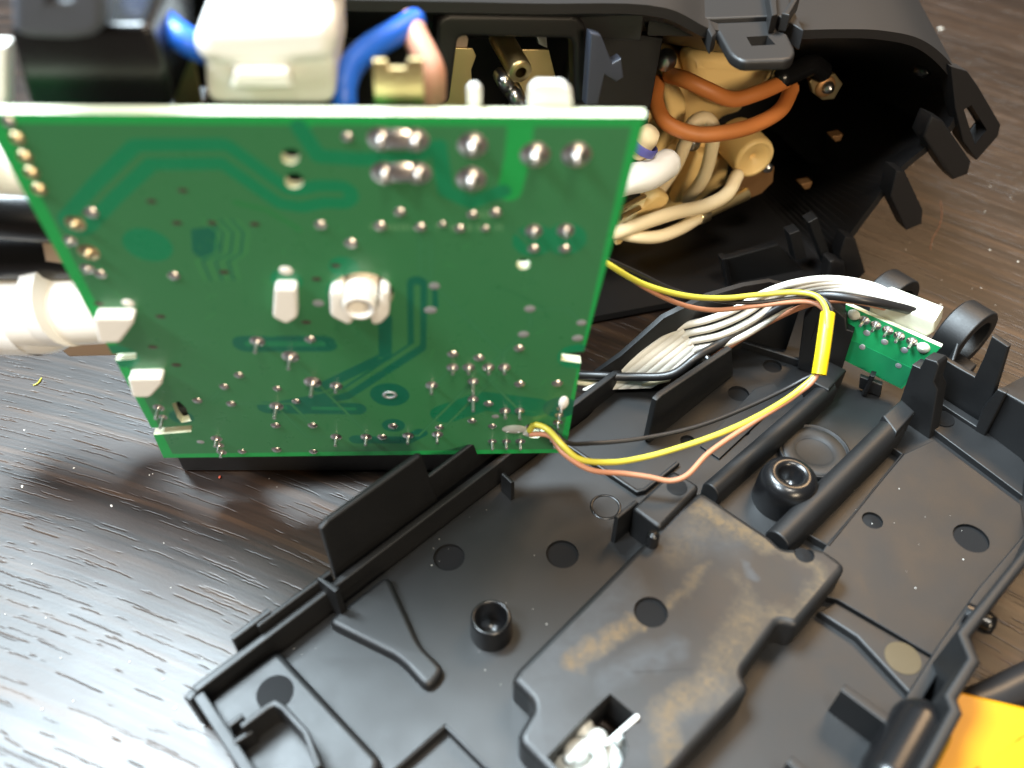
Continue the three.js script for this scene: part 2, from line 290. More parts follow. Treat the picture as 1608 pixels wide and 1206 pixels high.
  part(cover, 'ejector_mark', lathe([[0, 0.0003], [PX(1063, 765, 0.0185, 16), 0.0003], [PX(1063, 765, 0.0185, 16), 0]], Y(1063, 765, 0.0185).setY(0.0184)), M.disc);
  part(cover, 'flange', wall([[968, 812], [1000, 786]], 0.0185, FL, 0.0013), M.black);
  part(cover, 'pin_post', lathe([[0, 0.0062], [0.0012, 0.006], [0.0016, 0.0052], [0.0018, -0.006]], Y(1027, 838, 0.0215).setY(0.0155)), M.blackGloss);
}
{ // rails beside the middle: half round bars
  const rail = (a, b, r, h) => {
    const A = Y(a[0], a[1], h), B = Y(b[0], b[1], h), d = B.clone().sub(A), L = d.length();
    const s = new THREE.Shape(); s.moveTo(-r, -0.008); s.lineTo(-r, -r * 0.5); s.absarc(0, -r * 0.5, r, Math.PI, 0, true); s.lineTo(r, -0.008);
    const g = extrude(s, L, 0.0004, 2), u = d.normalize();
    g.applyMatrix4(new THREE.Matrix4().makeBasis(V(0, 1, 0).cross(u).normalize(), V(0, 1, 0), u).setPosition(A)); return g;
  };
  part(cover, 'rail', rail([1116, 768], [1304, 604], 0.0028, 0.0125), M.black);
  part(cover, 'rail', rail([1222, 846], [1405, 665], 0.0036, 0.0145), M.black);
  part(cover, 'rail_end', prism([[1386, 652], [1416, 626], [1438, 646], [1408, 680]], 0.0165, FL, { bevel: 0.0008 }), M.black);
  part(cover, 'rail_end', prism([[1268, 596], [1300, 565], [1330, 580], [1302, 612]], 0.0145, FL, { bevel: 0.0008 }), M.black);
  // posts
  part(cover, 'screw_post', lathe([[0, FL + 0.0003], [0.0034, FL + 0.0003], [0.0036, 0.0135], [0.0039, 0.0144], [0.0045, 0.0146], [0.0049, 0.0139], [0.0053, FL]], Y(771, 968, 0.0146).setY(0)), M.blackGloss);
  part(cover, 'rubber_post', lathe([[0, 0.0135], [0.0027, 0.0135], [0.003, 0.0178], [0.0042, 0.0189], [0.0058, 0.0186], [0.0072, 0.0172], [0.0079, 0.0148], [0.0082, FL]], Y(1243, 743, 0.0188).setY(0), V(0, 1, 0), 48), M.blackGloss);
  part(cover, 'round_seat', lathe([[0, FL + 0.0006], [0.0054, FL + 0.0006], [0.0056, FL + 0.0016], [0.0088, FL + 0.0016], [0.0090, FL + 0.0009], [0.0096, FL + 0.0009], [0.0098, FL + 0.0018], [0.0104, FL + 0.0016], [0.0106, FL]], Y(1277, 712, FL).setY(0), V(0, 1, 0), 56), M.black);
  part(cover, 'faint_ring', lathe([[0.0036, FL], [0.0038, FL + 0.00025], [0.0042, FL + 0.00025], [0.0044, FL]], Y(951, 796, FL).setY(0)), M.blackGloss);
  // raised slabs of the floor
  const A2 = FL + 0.0024;
  const rCut = discs.filter((d) => d[3] === 1).map(([x, y, r]) => { const p = Y(x, y, A2), g = new THREE.CylinderGeometry(PX(x, y, A2, r), PX(x, y, A2, r), 0.002, 32); g.translate(p.x, A2, p.z); return g; });
  part(cover, 'raised_slab', cut(prism([[1420, 712], [1468, 690], [1604, 792], [1612, 840], [1602, 872], [1476, 1036], [1316, 942], [1250, 925], [1300, 852]], A2, FL - 0.001, { bevel: 0.0004 }), ...rCut), M.black);
  for (const [x, y, r, k] of discs) if (k === 1) part(cover, 'ejector_mark', lathe([[0, r < 20 ? 0.0005 : 0], [PX(x, y, A2, r) - 0.0001, 0]], Y(x, y, A2).setY(A2 - 0.0009)), M.disc);
  part(cover, 'raised_strip', prism([[1312, 944], [1474, 1038], [1436, 1096], [1345, 1000], [1284, 960]], A2 - 0.0002, FL - 0.001, { bevel: 0.0009 }), M.black);
  const scratched = new THREE.MeshPhysicalMaterial({ color: lin(0.07, 0.05, 0.024), metalness: 0.4, roughness: 0.6, bumpMap: M.black.bumpMap, bumpScale: 0.00004 });
  const worn = part(cover, 'ejector_mark', lathe([[0, 0.00025], [PX(1418, 1033, A2, 27), 0.00025], [PX(1418, 1033, A2, 27.5), 0]], Y(1418, 1033, A2).setY(A2 - 0.0002)), scratched); worn.userData.label = 'worn brassy ejector mark';
    part(cover, 'raised_slab', prism([[1466, 674], [1494, 626], [1560, 655], [1612, 730], [1606, 778]], A2 - 0.0003, FL - 0.001, { bevel: 0.0004 }), M.black);
  part(cover, 'ejector_mark', lathe([[0, 0.0002], [0.0032, 0.0002], [0.0033, 0]], Y(1481, 657, A2).setY(A2)), M.disc);
  part(cover, 'funnel_slab', prism([[510, 976], [609, 899], [661, 1013], [701, 1049], [671, 1083], [624, 1032]], FL + 0.003, FL - 0.002, { bevel: 0.0014, round: 0.003, segs: 4 }), M.black);
  part(cover, 'corner_slab', prism([[322, 1100], [436, 1018], [598, 1190], [592, 1216], [500, 1300], [410, 1300]], FL + 0.0032, FL - 0.002, { bevel: 0.0016, round: 0.002, segs: 4 }), M.black);
  part(cover, 'ejector_mark', lathe([[0, 0.0002], [PX(432, 1088, FL, 28), 0.0002], [PX(432, 1088, FL, 28.6), 0]], Y(432, 1088, FL + 0.0032).setY(FL + 0.0032)), M.disc);
  part(cover, 'hook_rib', wall([[378, 1140], [419, 1109], [431, 1103], [444, 1110], [480, 1150], [500, 1203]], FL + 0.0115, FL + 0.001, 0.0014), M.black);
  part(cover, 'small_rib', wall([[358, 1139], [381, 1122]], FL + 0.008, FL + 0.001, 0.0012), M.black);
  part(cover, 'small_rib', wall([[367, 1165], [396, 1146]], FL + 0.009, FL + 0.001, 0.0012), M.black);
  part(cover, 'wire_rib', wall([[789, 742], [805, 757]], FL + 0.008, FL, 0.0012), M.black);
  part(cover, 'straight_rib', wall([[1324, 1079], [1408, 1140]], FL + 0.0105, FL - 0.001, 0.0022), M.black);
  part(cover, 'straight_rib', wall([[1240, 1192], [1300, 1245]], FL + 0.0105, FL - 0.001, 0.0022), M.black);
  part(cover, 'straight_rib', wall([[1150, 700], [1160, 690]], FL + 0.0004, FL, 0.0006), M.black);
  // narrow strip beside the rail
  part(cover, 'strip_wall', wall([[1402, 702], [1418, 712], [1302, 856], [1270, 838]], FL + 0.0026, FL, 0.0007), M.black);
}
{ // side walls
  const P = (t) => { const a = Y(336, 1105, FL), b = Y(778, 763, FL); return a.lerp(b, t); };
  const A = P(0), B = P(1), u = B.clone().sub(A).normalize(), out = V(u.z, 0, -u.x); if (out.x > 0) out.negate();
  const A1 = A.clone().addScaledVector(out, 0.0032), B1 = B.clone().addScaledVector(out, 0.0032);
  const low = (t0, t1, h, th, off) => wallPts([flat(P(t0).addScaledVector(out, off)), flat(P(t1).addScaledVector(out, off))], h, 0.001, th, 0.0005);
  part(cover, 'side_wall', low(-0.02, 1.62, FL + 0.0085, 0.0022, 0.0012), M.black);
  part(cover, 'side_wall', low(0.18, 0.41, FL + 0.0115, 0.0014, 0.003), M.black);
  part(cover, 'side_tab', plate([[366, 1006], [426, 960], [434, 972], [446, 985], [420, 1010], [382, 1042]], A1, B1, 0.0016), M.black);
  part(cover, 'side_tab', plate([[505, 832], [517, 818], [658, 717], [664, 716], [693, 800], [640, 860], [542, 940], [528, 908]], A1, B1, 0.0018, { bevel: 0.0006 }), M.black);
  part(cover, 'side_tab', plate([[672, 752], [800, 655], [830, 700], [690, 812]], A1.clone().addScaledVector(out, 0.001), B1.clone().addScaledVector(out, 0.001), 0.0014), M.black);
  part(cover, 'tee_rib', prism([[497, 908], [503, 905], [533, 922], [526, 930]], FL + 0.0135, FL, { bevel: 0.0003 }), M.black);
  part(cover, 'end_wall', wall([[311, 1090], [400, 1226], [440, 1290]], FL + 0.0085, 0.001, 0.0026, { side: 0 }), M.black);
  const fill = wallPts([flat(P(-0.02).addScaledVector(out, 0.0012)), flat(P(-0.045).addScaledVector(out, 0.0005))], FL + 0.0082, 0.001, 0.002, 0.0004);
  part(cover, 'wall_corner', fill, M.black);
  // right wall with its kinked rim
  const rim = [[1690, 700], [1672, 770], [1640, 836], [1556, 940], [1514, 996], [1530, 1036], [1494, 1094], [1502, 1116], [1454, 1206], [1400, 1300]];
  part(cover, 'rim_wall', wall(rim, FL + 0.019, 0.001, 0.0026, { bevel: 0.0008 }), M.black);
  part(cover, 'wall_foot', wall([[1655, 800], [1545, 930], [1486, 1015], [1440, 1090], [1390, 1165], [1340, 1250]], FL + 0.004, FL - 0.002, 0.003), M.black);
  const c0 = Y(1462, 1122, FL + 0.016).setY(FL - 0.001), c1 = Y(1415, 1206, FL + 0.016).setY(FL - 0.001);
  const cap = rod(c0.clone().setY(FL + 0.009), c1.clone().setY(FL + 0.009), 0.0062); const s1 = new THREE.SphereGeometry(0.0062, 24, 12); s1.translate(c0.x, FL + 0.009, c0.z); const s2 = s1.clone(); s2.translate(c1.x - c0.x, 0, c1.z - c0.z);
  part(cover, 'wall_bulge', mergeGeometries([cap, s1, s2]), M.blackGloss);
  const knob = part(cover, 'outer_knob', lathe([[0, 0.003], [0.0022, 0.0026], [0.0028, 0.0012], [0.0028, -0.004]], Y(1543, 975, 0.012), V(0.8, 0.1, 0.6)), M.blackGloss); void knob;
  // upper right wall, arm
  const G = (x, y, h = FL) => Y(x, y, h);
  part(cover, 'rim_wall', plate([[1568, 612], [1612, 636], [1700, 690], [1690, 800], [1580, 735], [1545, 690]], G(1552, 692), G(1680, 790), 0.012, { bevel: 0.0008 }), M.black);
  part(cover, 'rim_post', plate([[1566, 612], [1580, 618], [1545, 688], [1527, 684], [1543, 640]], G(1524, 682), G(1542, 692), 0.002), M.black);
  part(cover, 'hinge_wall', plate([[1474, 560], [1500, 575], [1530, 592], [1545, 560], [1557, 528], [1583, 545], [1562, 615], [1545, 668], [1530, 668], [1470, 625]], G(1470, 632), G(1540, 675), 0.0022), M.black);
  part(cover, 'hinge_ledge', wall([[1468, 622], [1540, 668]], FL + 0.0035, FL, 0.003), M.black);
  // hinge rings
  const a1 = Y(1412, 462, 0.016), b1 = Y(1508, 520, 0.016), ax = b1.clone().sub(a1).setY(0).normalize();
  const ring = (c, w, ro, ri) => { const prof = [[ri, -w / 2 + 0.0004], [ri + 0.0004, -w / 2], [ro - 0.0006, -w / 2], [ro, -w / 2 + 0.0006], [ro, w / 2 - 0.0006], [ro - 0.0006, w / 2], [ri + 0.0004, w / 2], [ri, w / 2 - 0.0004], [ri, -w / 2 + 0.0004]]; return lathe(prof, c, ax, 56); };
  part(cover, 'hinge_ring', ring(Y(1503, 521, 0.0135).addScaledVector(ax, 0.002), 0.009, 0.0112, 0.0074), M.black);
  part(cover, 'hinge_ring', ring(Y(1392, 476, 0.0135), 0.009, 0.0112, 0.0074), M.black);
  part(cover, 'hinge_foot', prism([[1478, 555], [1500, 548], [1535, 572], [1515, 592]], 0.010, 0.001), M.black);
  // towers that hold the small board
  const t0 = G(1420, 640), t1 = G(1462, 690);
  part(cover, 'holder_tower', plate([[1432, 573], [1444, 578], [1452, 563], [1470, 568], [1474, 575], [1466, 600], [1472, 612], [1459, 692], [1420, 662], [1411, 634]], G(1410, 656), G(1460, 690), 0.005, { bevel: 0.0005 }), M.black);
  part(cover, 'holder_fin', plate([[1489, 540], [1502, 528], [1503, 534], [1470, 640], [1462, 690], [1458, 650], [1478, 575]], t1, t1.clone().add(V(0.010, 0, -0.02)), 0.0012), M.black);
  part(cover, 'holder_tower', plate([[1262, 500], [1278, 482], [1300, 476], [1328, 500], [1330, 518], [1341, 522], [1320, 588], [1300, 600], [1252, 578]], G(1248, 580), G(1322, 598), 0.005, { bevel: 0.0005 }), M.black);
  part(cover, 'board_stop', plate([[1366, 590], [1374, 592], [1360, 624], [1352, 620]], G(1350, 622), G(1362, 626), 0.003), M.blackGloss);
  part(cover, 'board_stop', plate([[1350, 592], [1385, 605], [1382, 624], [1348, 610]], G(1346, 614), G(1384, 626), 0.002), M.black);
  // curved back fin that carries the ribbon cable
  const f0 = G(925, 655), fin = [[928, 588], [975, 555], [1040, 497], [1066, 484], [1110, 463], [1165, 447], [1208, 440], [1235, 447], [1262, 462]];
  const base = fin.map(([x, y], i) => Y(x, y, [0.012, 0.022, 0.032, 0.034, 0.035, 0.035, 0.034, 0.033, 0.030][i]));
  const bot = base.map((p) => p.clone().setY(0.003)), pos = [], idx = [];
  for (let i = 0; i < base.length; i++) { const d = (base[Math.min(i + 1, base.length - 1)].clone().sub(base[Math.max(0, i - 1)])).setY(0).normalize(), n = V(d.z, 0, -d.x).multiplyScalar(0.0009); for (const q of [bot[i].clone().add(n), base[i].clone().add(n), base[i].clone().sub(n), bot[i].clone().sub(n)]) pos.push(q.x, q.y, q.z); }
  for (let i = 0; i + 1 < base.length; i++) for (let k = 0; k < 4; k++) { const a = i * 4 + k, b = i * 4 + (k + 1) % 4, c = a + 4, d = b + 4; idx.push(a, b, c, b, d, c); }
  const fg = new THREE.BufferGeometry(); fg.setAttribute('position', new THREE.Float32BufferAttribute(pos, 3)); fg.setAttribute('uv', new THREE.Float32BufferAttribute(pos.flatMap((v, i) => (i % 3 === 2 ? [] : [v])), 2)); fg.setIndex(idx);
  const fg2 = toCreasedNormals(fg, 0.6); part(cover, 'back_fin', fg2, M.black); void f0;
  part(cover, 'guide_rib', plate([[1032, 630], [1040, 622], [1150, 548], [1152, 588], [1022, 696], [1018, 692]], G(1020, 696), G(1152, 590), 0.0022, { bevel: 0.0005 }), M.black);
  part(cover, 'cable_hook', prism([[1096, 552], [1104, 548], [1122, 560], [1112, 566]], 0.022, 0.012, { bevel: 0.001, round: 0.001 }), M.blackGloss);
  part(cover, 'cable_hook', prism([[1037, 520], [1046, 516], [1054, 522], [1046, 527]], 0.024, 0.012, { bevel: 0.0006 }), M.blackGloss);
  part(cover, 'cable_hook', prism([[1290, 462], [1298, 458], [1304, 464], [1296, 470]], 0.037, 0.020, { bevel: 0.0006 }), M.blackGloss);
  part(cover, 'floor_ledge', wall([[1150, 530], [1255, 563]], FL + 0.003, FL, 0.0014), M.black);
  part(cover, 'floor_ledge', wall([[880, 690], [1000, 770], [1012, 768], [1065, 725]], FL + 0.0016, FL, 0.0012), M.black);
  part(cover, 'floor_seam', wall([[1160, 760], [1290, 620]], FL + 0.0003, FL, 0.0005), M.black);
  part(cover, 'raised_patch', prism([[1185, 610], [1215, 600], [1235, 622], [1130, 720], [1100, 700]], FL + 0.0008, FL - 0.001, { bevel: 0.0003 }), M.black);
}
{ // white part seen through the slot
  const at = Y(930, 1190, 0.004); at.y = 0;
  const t = thing('white_plunger', 'lumpy milky white plastic piece sitting in the slot of the black cover', 'plastic part', at);
  part(t, 'body', prism([[921, 1128], [950, 1148], [987, 1182], [960, 1235], [905, 1240], [862, 1196]], 0.009, 0.0012, { bevel: 0.0016, round: 0.003, segs: 4 }), M.milk);
  part(t, 'knob', lathe([[0, 0.0024], [0.0016, 0.002], [0.0026, 0.0006], [0.0028, -0.003]], Y(937, 1162, 0.0105)), M.milk);
  part(t, 'knob', lathe([[0, 0.0022], [0.0018, 0.0018], [0.0026, 0.0005], [0.003, -0.003]], Y(915, 1143, 0.010)), M.milk);
  part(t, 'knob', lathe([[0, 0.0022], [0.002, 0.0016], [0.003, 0.0003], [0.003, -0.003]], Y(905, 1180, 0.010)), M.milk);
  part(t, 'ridge', tube(path([[895, 1190, 0.0105], [920, 1170, 0.0108], [940, 1180, 0.0105], [945, 1202, 0.0102]]), 0.0016, 24, 10), M.milk);
  part(t, 'peg', rod(Y(968, 1158, 0.010), Y(978, 1166, 0.011), 0.0012), M.milk);
  part(t, 'needle', tube(path([[954, 1167, 0.0125], [975, 1148, 0.0155], [1000, 1126, 0.0178]]), 0.00055, 16, 8), M.white);
}

// ------------------------------------------------------------------ main circuit board standing on edge
const PO = V(-0.09437, 0.02202, -0.13992), PN = V(0.03108, -0.14889, 0.98837).normalize();
const PXA = V(0.99908, -0.0246, -0.0351).addScaledVector(PN, -V(0.99908, -0.0246, -0.0351).dot(PN)).normalize(), PYA = PN.clone().cross(PXA).normalize();
const board = (px, py) => { const q = onPlane(px, py, PO, PN).sub(PO); return [q.dot(PXA), q.dot(PYA)]; };
const TH = 0.0021;
const pcb = thing('circuit_board', 'green circuit board standing on edge with its solder side and pins facing out', 'circuit board', V(-0.04, 0.02, -0.142));
const PB = new THREE.Matrix4().makeBasis(PXA, PYA, PN).setPosition(PO);
const onBoard = (g) => g.applyMatrix4(PB);
const bpart = (name, g, m, parent = pcb) => part(parent, name, onBoard(g), m);
{
  const outline = [[-31, 177], [1014, 183], [917, 552], [882, 556], [881, 566], [912, 570], [888, 711], [257, 719], [241, 683], [300, 678], [302, 668], [238, 672], [181, 566], [214, 563], [214, 554], [176, 556]].map(([a, b]) => board(a, b));
  const hole = (x, y, rx, ry = rx) => Array.from({ length: 28 }, (_, i) => board(x + rx * Math.cos(i / 28 * 6.2832), y + ry * Math.sin(i / 28 * 6.2832)));
  const holes = [hole(456, 246, 15, 12), hole(462, 284, 15, 12), hole(822, 415, 11, 8), hole(567, 462, 51, 34), hole(839, 676, 17, 12), [[270, 634], [281, 630], [292, 640], [300, 661], [285, 664], [278, 655]].map(([a, b]) => board(a, b))];
  // solder mask print: copper areas and gaps
  const N = 1536, span = 0.116, cv = document.createElement('canvas'); cv.width = cv.height = N; const c = cv.getContext('2d');
  const U = ([a, b]) => [(a + 0.003) / span * N, N - (b + 0.003) / span * N], K = (r) => r / span * N;
  const line = (pts, w, col) => { c.strokeStyle = col; c.lineWidth = K(w); c.lineJoin = c.lineCap = 'round'; c.beginPath(); pts.forEach((p, i) => { const q = U(board(...p)); i ? c.lineTo(...q) : c.moveTo(...q); }); c.stroke(); };
  const poly = (pts, col) => { c.fillStyle = col; c.beginPath(); pts.forEach((p, i) => { const q = U(board(...p)); i ? c.lineTo(...q) : c.moveTo(...q); }); c.closePath(); c.fill(); };
  const dot = (x, y, r, col) => { const q = U(board(x, y)); c.fillStyle = col; c.beginPath(); c.arc(q[0], q[1], K(r), 0, 7); c.fill(); };
  const GAP = '#107c51', COP = '#35774a', RIM = '#1c9d4c', DEEP = '#11624b';  // RIM: copper-free green, brightened for light shining through the board edge
  c.fillStyle = COP; c.fillRect(0, 0, N, N);
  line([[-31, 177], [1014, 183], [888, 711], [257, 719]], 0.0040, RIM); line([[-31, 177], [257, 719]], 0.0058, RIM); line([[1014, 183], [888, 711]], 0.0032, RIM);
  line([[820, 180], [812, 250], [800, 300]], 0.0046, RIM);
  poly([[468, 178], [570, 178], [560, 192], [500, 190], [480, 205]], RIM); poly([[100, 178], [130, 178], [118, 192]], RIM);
  const tr = [[120, 350], [165, 300], [225, 243], [352, 242], [445, 308], [470, 312], [505, 305], [535, 306]];
  line(tr, 0.0066, GAP); line(tr, 0.0013, COP);
  line([[470, 200], [500, 245], [560, 250], [640, 250], [690, 230]], 0.0030, GAP); line([[690, 240], [700, 300], [740, 318], [790, 300]], 0.0030, GAP);
  dot(838, 378, 0.0042, GAP); dot(888, 376, 0.0042, GAP);
  { const q = U(board(232, 385)); c.fillStyle = GAP; c.beginPath(); c.ellipse(q[0], q[1], K(0.0046), K(0.0044), 0, 0, 7); c.fill(); }
  poly([[300, 360], [340, 355], [345, 390], [320, 410], [302, 395]], DEEP);
  for (let k = 0; k < 7; k++) line([[318 + k * 9, 345], [342 + k * 8, 365], [338 + k * 8, 398], [308 + k * 10, 410], [322 + k * 9, 440]], 0.0003, k % 2 ? DEEP : '#3c8a4c');
  line([[370, 318], [420, 330], [470, 360]], 0.0012, '#2a7a44');
  dot(560, 462, 0.0062, GAP); dot(540, 420, 0.003, GAP); dot(450, 440, 0.0032, GAP);
  line([[385, 540], [510, 540]], 0.0056, DEEP); line([[390, 540], [505, 540]], 0.0018, '#1f7850');
  line([[655, 445], [655, 545], [540, 620], [430, 640], [420, 640]], 0.0042, DEEP); line([[655, 450], [655, 540], [545, 612], [520, 620]], 0.0014, COP); line([[605, 500], [605, 560], [500, 610]], 0.003, DEEP);
  line([[420, 640], [560, 642]], 0.0050, DEEP); line([[424, 640], [556, 642]], 0.0014, '#1f7850');
  dot(612, 620, 0.0048, DEEP); line([[700, 650], [760, 630], [840, 640]], 0.008, '#106f4a'); line([[560, 690], [640, 690], [660, 680]], 0.004, DEEP); dot(470, 640, 0.003, DEEP);
  line([[680, 452], [682, 480]], 0.0018, DEEP); line([[860, 500], [850, 480], [790, 452], [770, 452]], 0.0003, '#256b40'); dot(618, 668, 0.003, DEEP);
  dot(880, 640, 0.0045, DEEP); dot(905, 560, 0.0045, GAP); dot(190, 560, 0.004, GAP); dot(285, 655, 0.0030, DEEP);
  for (let k = 0; k < 60; k++) { const x = 150 + rnd() * 750, y = 300 + rnd() * 400; line([[x, y], [x + (rnd() - 0.5) * 40, y + (rnd() - 0.5) * 26]], 0.00025, rnd() < 0.5 ? '#256f42' : '#37864c'); }
  // thin tracks between the joints
  const ends = [[404, 536], [456, 560], [491, 600], [528, 606], [434, 638], [375, 589], [352, 607], [310, 629], [363, 634], [528, 686], [575, 686], [641, 684], [687, 682], [678, 605], [711, 577], [736, 577], [767, 577], [792, 577], [743, 599], [743, 627], [793, 645], [816, 645], [682, 449], [676, 487], [832, 485], [822, 525], [913, 507], [816, 603], [875, 602], [273, 433], [352, 427], [252, 497], [551, 382], [597, 355], [722, 359], [660, 357], [838, 391], [887, 391], [491, 668], [617, 669]];
  for (let k = 0; k < 48; k++) { const a = ends[Math.floor(rnd() * ends.length)], b = ends[Math.floor(rnd() * ends.length)], d = Math.hypot(a[0] - b[0], a[1] - b[1]); if (d < 20 || d > 190) continue; const dx = b[0] - a[0], dy = b[1] - a[1], m = Math.min(Math.abs(dx), Math.abs(dy)), mid = [a[0] + Math.sign(dx) * m, a[1] + Math.sign(dy) * m]; line([a, mid, b], 0.00085, '#2b6c48'); line([a, mid, b], 0.0004, '#3d8152'); }
  // faint mirrored lettering, too worn to read in full
  c.save(); const q0 = U(board(790, 362)); c.translate(q0[0], q0[1]); c.scale(-1, 1); c.globalAlpha = 0.55; c.fillStyle = '#9cb98c'; c.font = Math.round(K(0.0023)) + 'px sans-serif'; c.fillText('H 2 8 8 - 6   T  - C HHHH 1', 0, 0); c.fillText('-- 6001', 0, -K(0.0032)); c.restore();
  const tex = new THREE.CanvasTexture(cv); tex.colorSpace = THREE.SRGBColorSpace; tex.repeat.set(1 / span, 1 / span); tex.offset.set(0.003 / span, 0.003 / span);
  const bcv = document.createElement('canvas'); bcv.width = bcv.height = 1024; const bc = bcv.getContext('2d'); bc.fillStyle = '#888'; bc.fillRect(0, 0, 1024, 1024); bc.globalAlpha = 0.999;
  const fuzz = dataTex(256, 256, (i, j) => { const v = 0.33 + 0.22 * (fbm(i / 20, j / 20, 4) - 0.45); return [1, v, 0]; }); fuzz.repeat.set(1 / 0.03, 1 / 0.03);
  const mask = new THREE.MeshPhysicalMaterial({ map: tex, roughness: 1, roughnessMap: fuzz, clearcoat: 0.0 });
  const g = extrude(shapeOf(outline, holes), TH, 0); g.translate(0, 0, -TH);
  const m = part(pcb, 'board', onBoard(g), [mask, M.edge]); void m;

  // solder joints
  const prof = [[0, 0.62], [0.2, 0.6], [0.3, 0.5], [0.42, 0.3], [0.65, 0.12], [0.9, 0.04], [1, 0]];
  const blob = new THREE.LatheGeometry(prof.map(([r, y]) => new THREE.Vector2(Math.max(r, 1e-5), y)), 18); blob.rotateX(Math.PI / 2);
  const dome = new THREE.LatheGeometry([[0, 0.42], [0.4, 0.38], [0.75, 0.24], [1, 0]].map(([r, y]) => new THREE.Vector2(Math.max(r, 1e-5), y)), 16); dome.rotateX(Math.PI / 2);
  const pinG = new THREE.CylinderGeometry(0.24, 0.28, 1, 10); pinG.rotateX(Math.PI / 2); pinG.translate(0, 0, 0.5);
  const tipG = new THREE.SphereGeometry(0.3, 10, 6);
  const Q = new THREE.Quaternion().setFromRotationMatrix(new THREE.Matrix4().makeBasis(PXA, PYA, PN));
  const size = (x, y, r) => { const a = board(x - r, y), b = board(x + r, y); return Math.hypot(a[0] - b[0], a[1] - b[1]) / 2; };
  const place = (geo, mat, name, x, y, sx, sy, sz, lift = 0) => { const [a, b] = board(x, y), o = new THREE.Mesh(geo, mat); o.name = name; o.castShadow = o.receiveShadow = true; o.position.set(a, b, lift).applyMatrix4(PB).sub(pcb.position); o.quaternion.copy(Q); o.scale.set(sx, sy, sz); pcb.add(o); return o; };
  const joint = (x, y, r, pin = 0, mat = M.solder, tall = 1) => {
    const s = size(x, y, r), o = place(pin ? blob : dome, mat, 'solder_joint', x, y, s, s * (pin ? 1 : 0.9), s * tall, 0.00002);
    if (pin) { const p = new THREE.Mesh(pinG, M.solder); p.name = 'pin'; const w = Math.min(1.5, 0.0009 / s / 0.5); p.scale.set(w, w, pin * 0.001 / (s * tall)); p.castShadow = true; o.add(p); }
    return o;
  };
  for (const [x, y] of [[742, 228], [740, 281], [840, 243], [905, 243]]) joint(x, y, 24, 2.6, M.solder, 1.15);
  for (const [x, y] of [[598, 218], [652, 220], [604, 272], [656, 272]]) joint(x, y, 22, 2.0, M.solder, 1.05);
  for (const [x, y] of [[625, 219], [630, 271]]) { const s = size(x, y, 36); place(dome, M.solder, 'solder_bridge', x, y, s, s * 0.55, s * 0.55, 0.00002); }
  for (const [x, y, r] of [[545, 215, 10], [628, 333, 10], [503, 353, 10], [597, 355, 11], [660, 357, 10], [695, 352, 7], [722, 359, 9], [762, 359, 7], [742, 337, 9], [778, 334, 10], [551, 382, 11], [838, 391, 10], [887, 391, 10], [273, 433, 10], [487, 533, 9], [815, 547, 9], [375, 589, 8], [352, 607, 8], [310, 629, 8], [363, 634, 8], [435, 610, 7], [465, 630, 7], [433, 668, 8], [491, 668, 8], [492, 709, 7], [434, 706, 8], [380, 709, 7], [617, 669, 8], [600, 686, 8], [690, 671, 7], [711, 556, 9], [752, 562, 9], [767, 634, 8], [741, 661, 7], [816, 603, 9], [875, 602, 9], [773, 669, 7], [12, 190, 12], [143, 334, 12], [157, 430, 10]]) joint(x, y, r);
  for (const [x, y] of [[27, 217], [39, 246], [49, 271], [61, 297]]) joint(x, y, 13, 0, M.gold, 1.4);
  for (const [x, y, r] of [[118, 351, 16], [110, 378, 11], [139, 396, 17], [137, 422, 11]]) joint(x, y, r, 1.2, r > 15 ? M.gold : M.solder, 1.1);
  for (const [x, y] of [[838, 363], [888, 362]]) joint(x, y, 14, 1.8);
  for (const [x, y, r, l] of [[404, 536, 12, 3.2], [456, 560, 14, 3.6], [491, 600, 14, 4.2], [528, 606, 10, 2], [434, 638, 11, 3.6], [249, 640, 9, 3.4], [256, 655, 7, 3.4], [340, 689, 9, 2.4], [344, 699, 8, 2], [348, 710, 8, 1.6], [528, 686, 9, 2.8], [575, 686, 9, 2.6], [641, 684, 9, 2.6], [687, 682, 9, 2.8], [678, 605, 10, 2.6], [711, 577, 10, 2], [736, 577, 10, 2], [767, 577, 10, 2], [792, 577, 10, 2], [743, 599, 9, 4.2], [743, 627, 9, 3.6], [793, 645, 9, 2.4], [816, 645, 8, 2.6], [773, 693, 7, 2.6], [795, 693, 7, 2.4], [817, 693, 8, 2.6], [870, 692, 7, 2.4], [878, 652, 7, 1.8], [876, 663, 8, 2.2], [881, 641, 7, 1.6]]) joint(x, y, r, l);
  // flat tinned pads and dark vias
  for (const [x, y, r] of [[682, 449, 9], [676, 487, 10], [832, 485, 9], [822, 525, 9], [913, 507, 8], [907, 531, 9], [500, 476, 9], [315, 694, 6], [778, 654, 6]]) { const s = size(x, y, r); place(dome, M.dull, 'tinned_pad', x, y, s, s * 0.85, s * 0.25, 0.00002); }
  for (const [x, y] of [[238, 316], [287, 299], [278, 350], [333, 350], [400, 352], [352, 427], [527, 417], [497, 438], [481, 506], [155, 477], [252, 497], [240, 545], [277, 573]]) { const s = size(x, y, 8); place(dome, M.via, 'via', x, y, s, s * 0.55, s * 0.2, 0.00002); }
  { const s = size(612, 620, 12), t = new THREE.TorusGeometry(s * 0.75, s * 0.22, 8, 24); place(t, M.dull, 'ring_pad', 612, 620, 1, 0.8, 0.6, 0.00002); }
  { const s = size(885, 632, 8); place(dome, M.white, 'chip_part', 885, 632, s, s * 2.2, s * 1.5, 0.00002); }
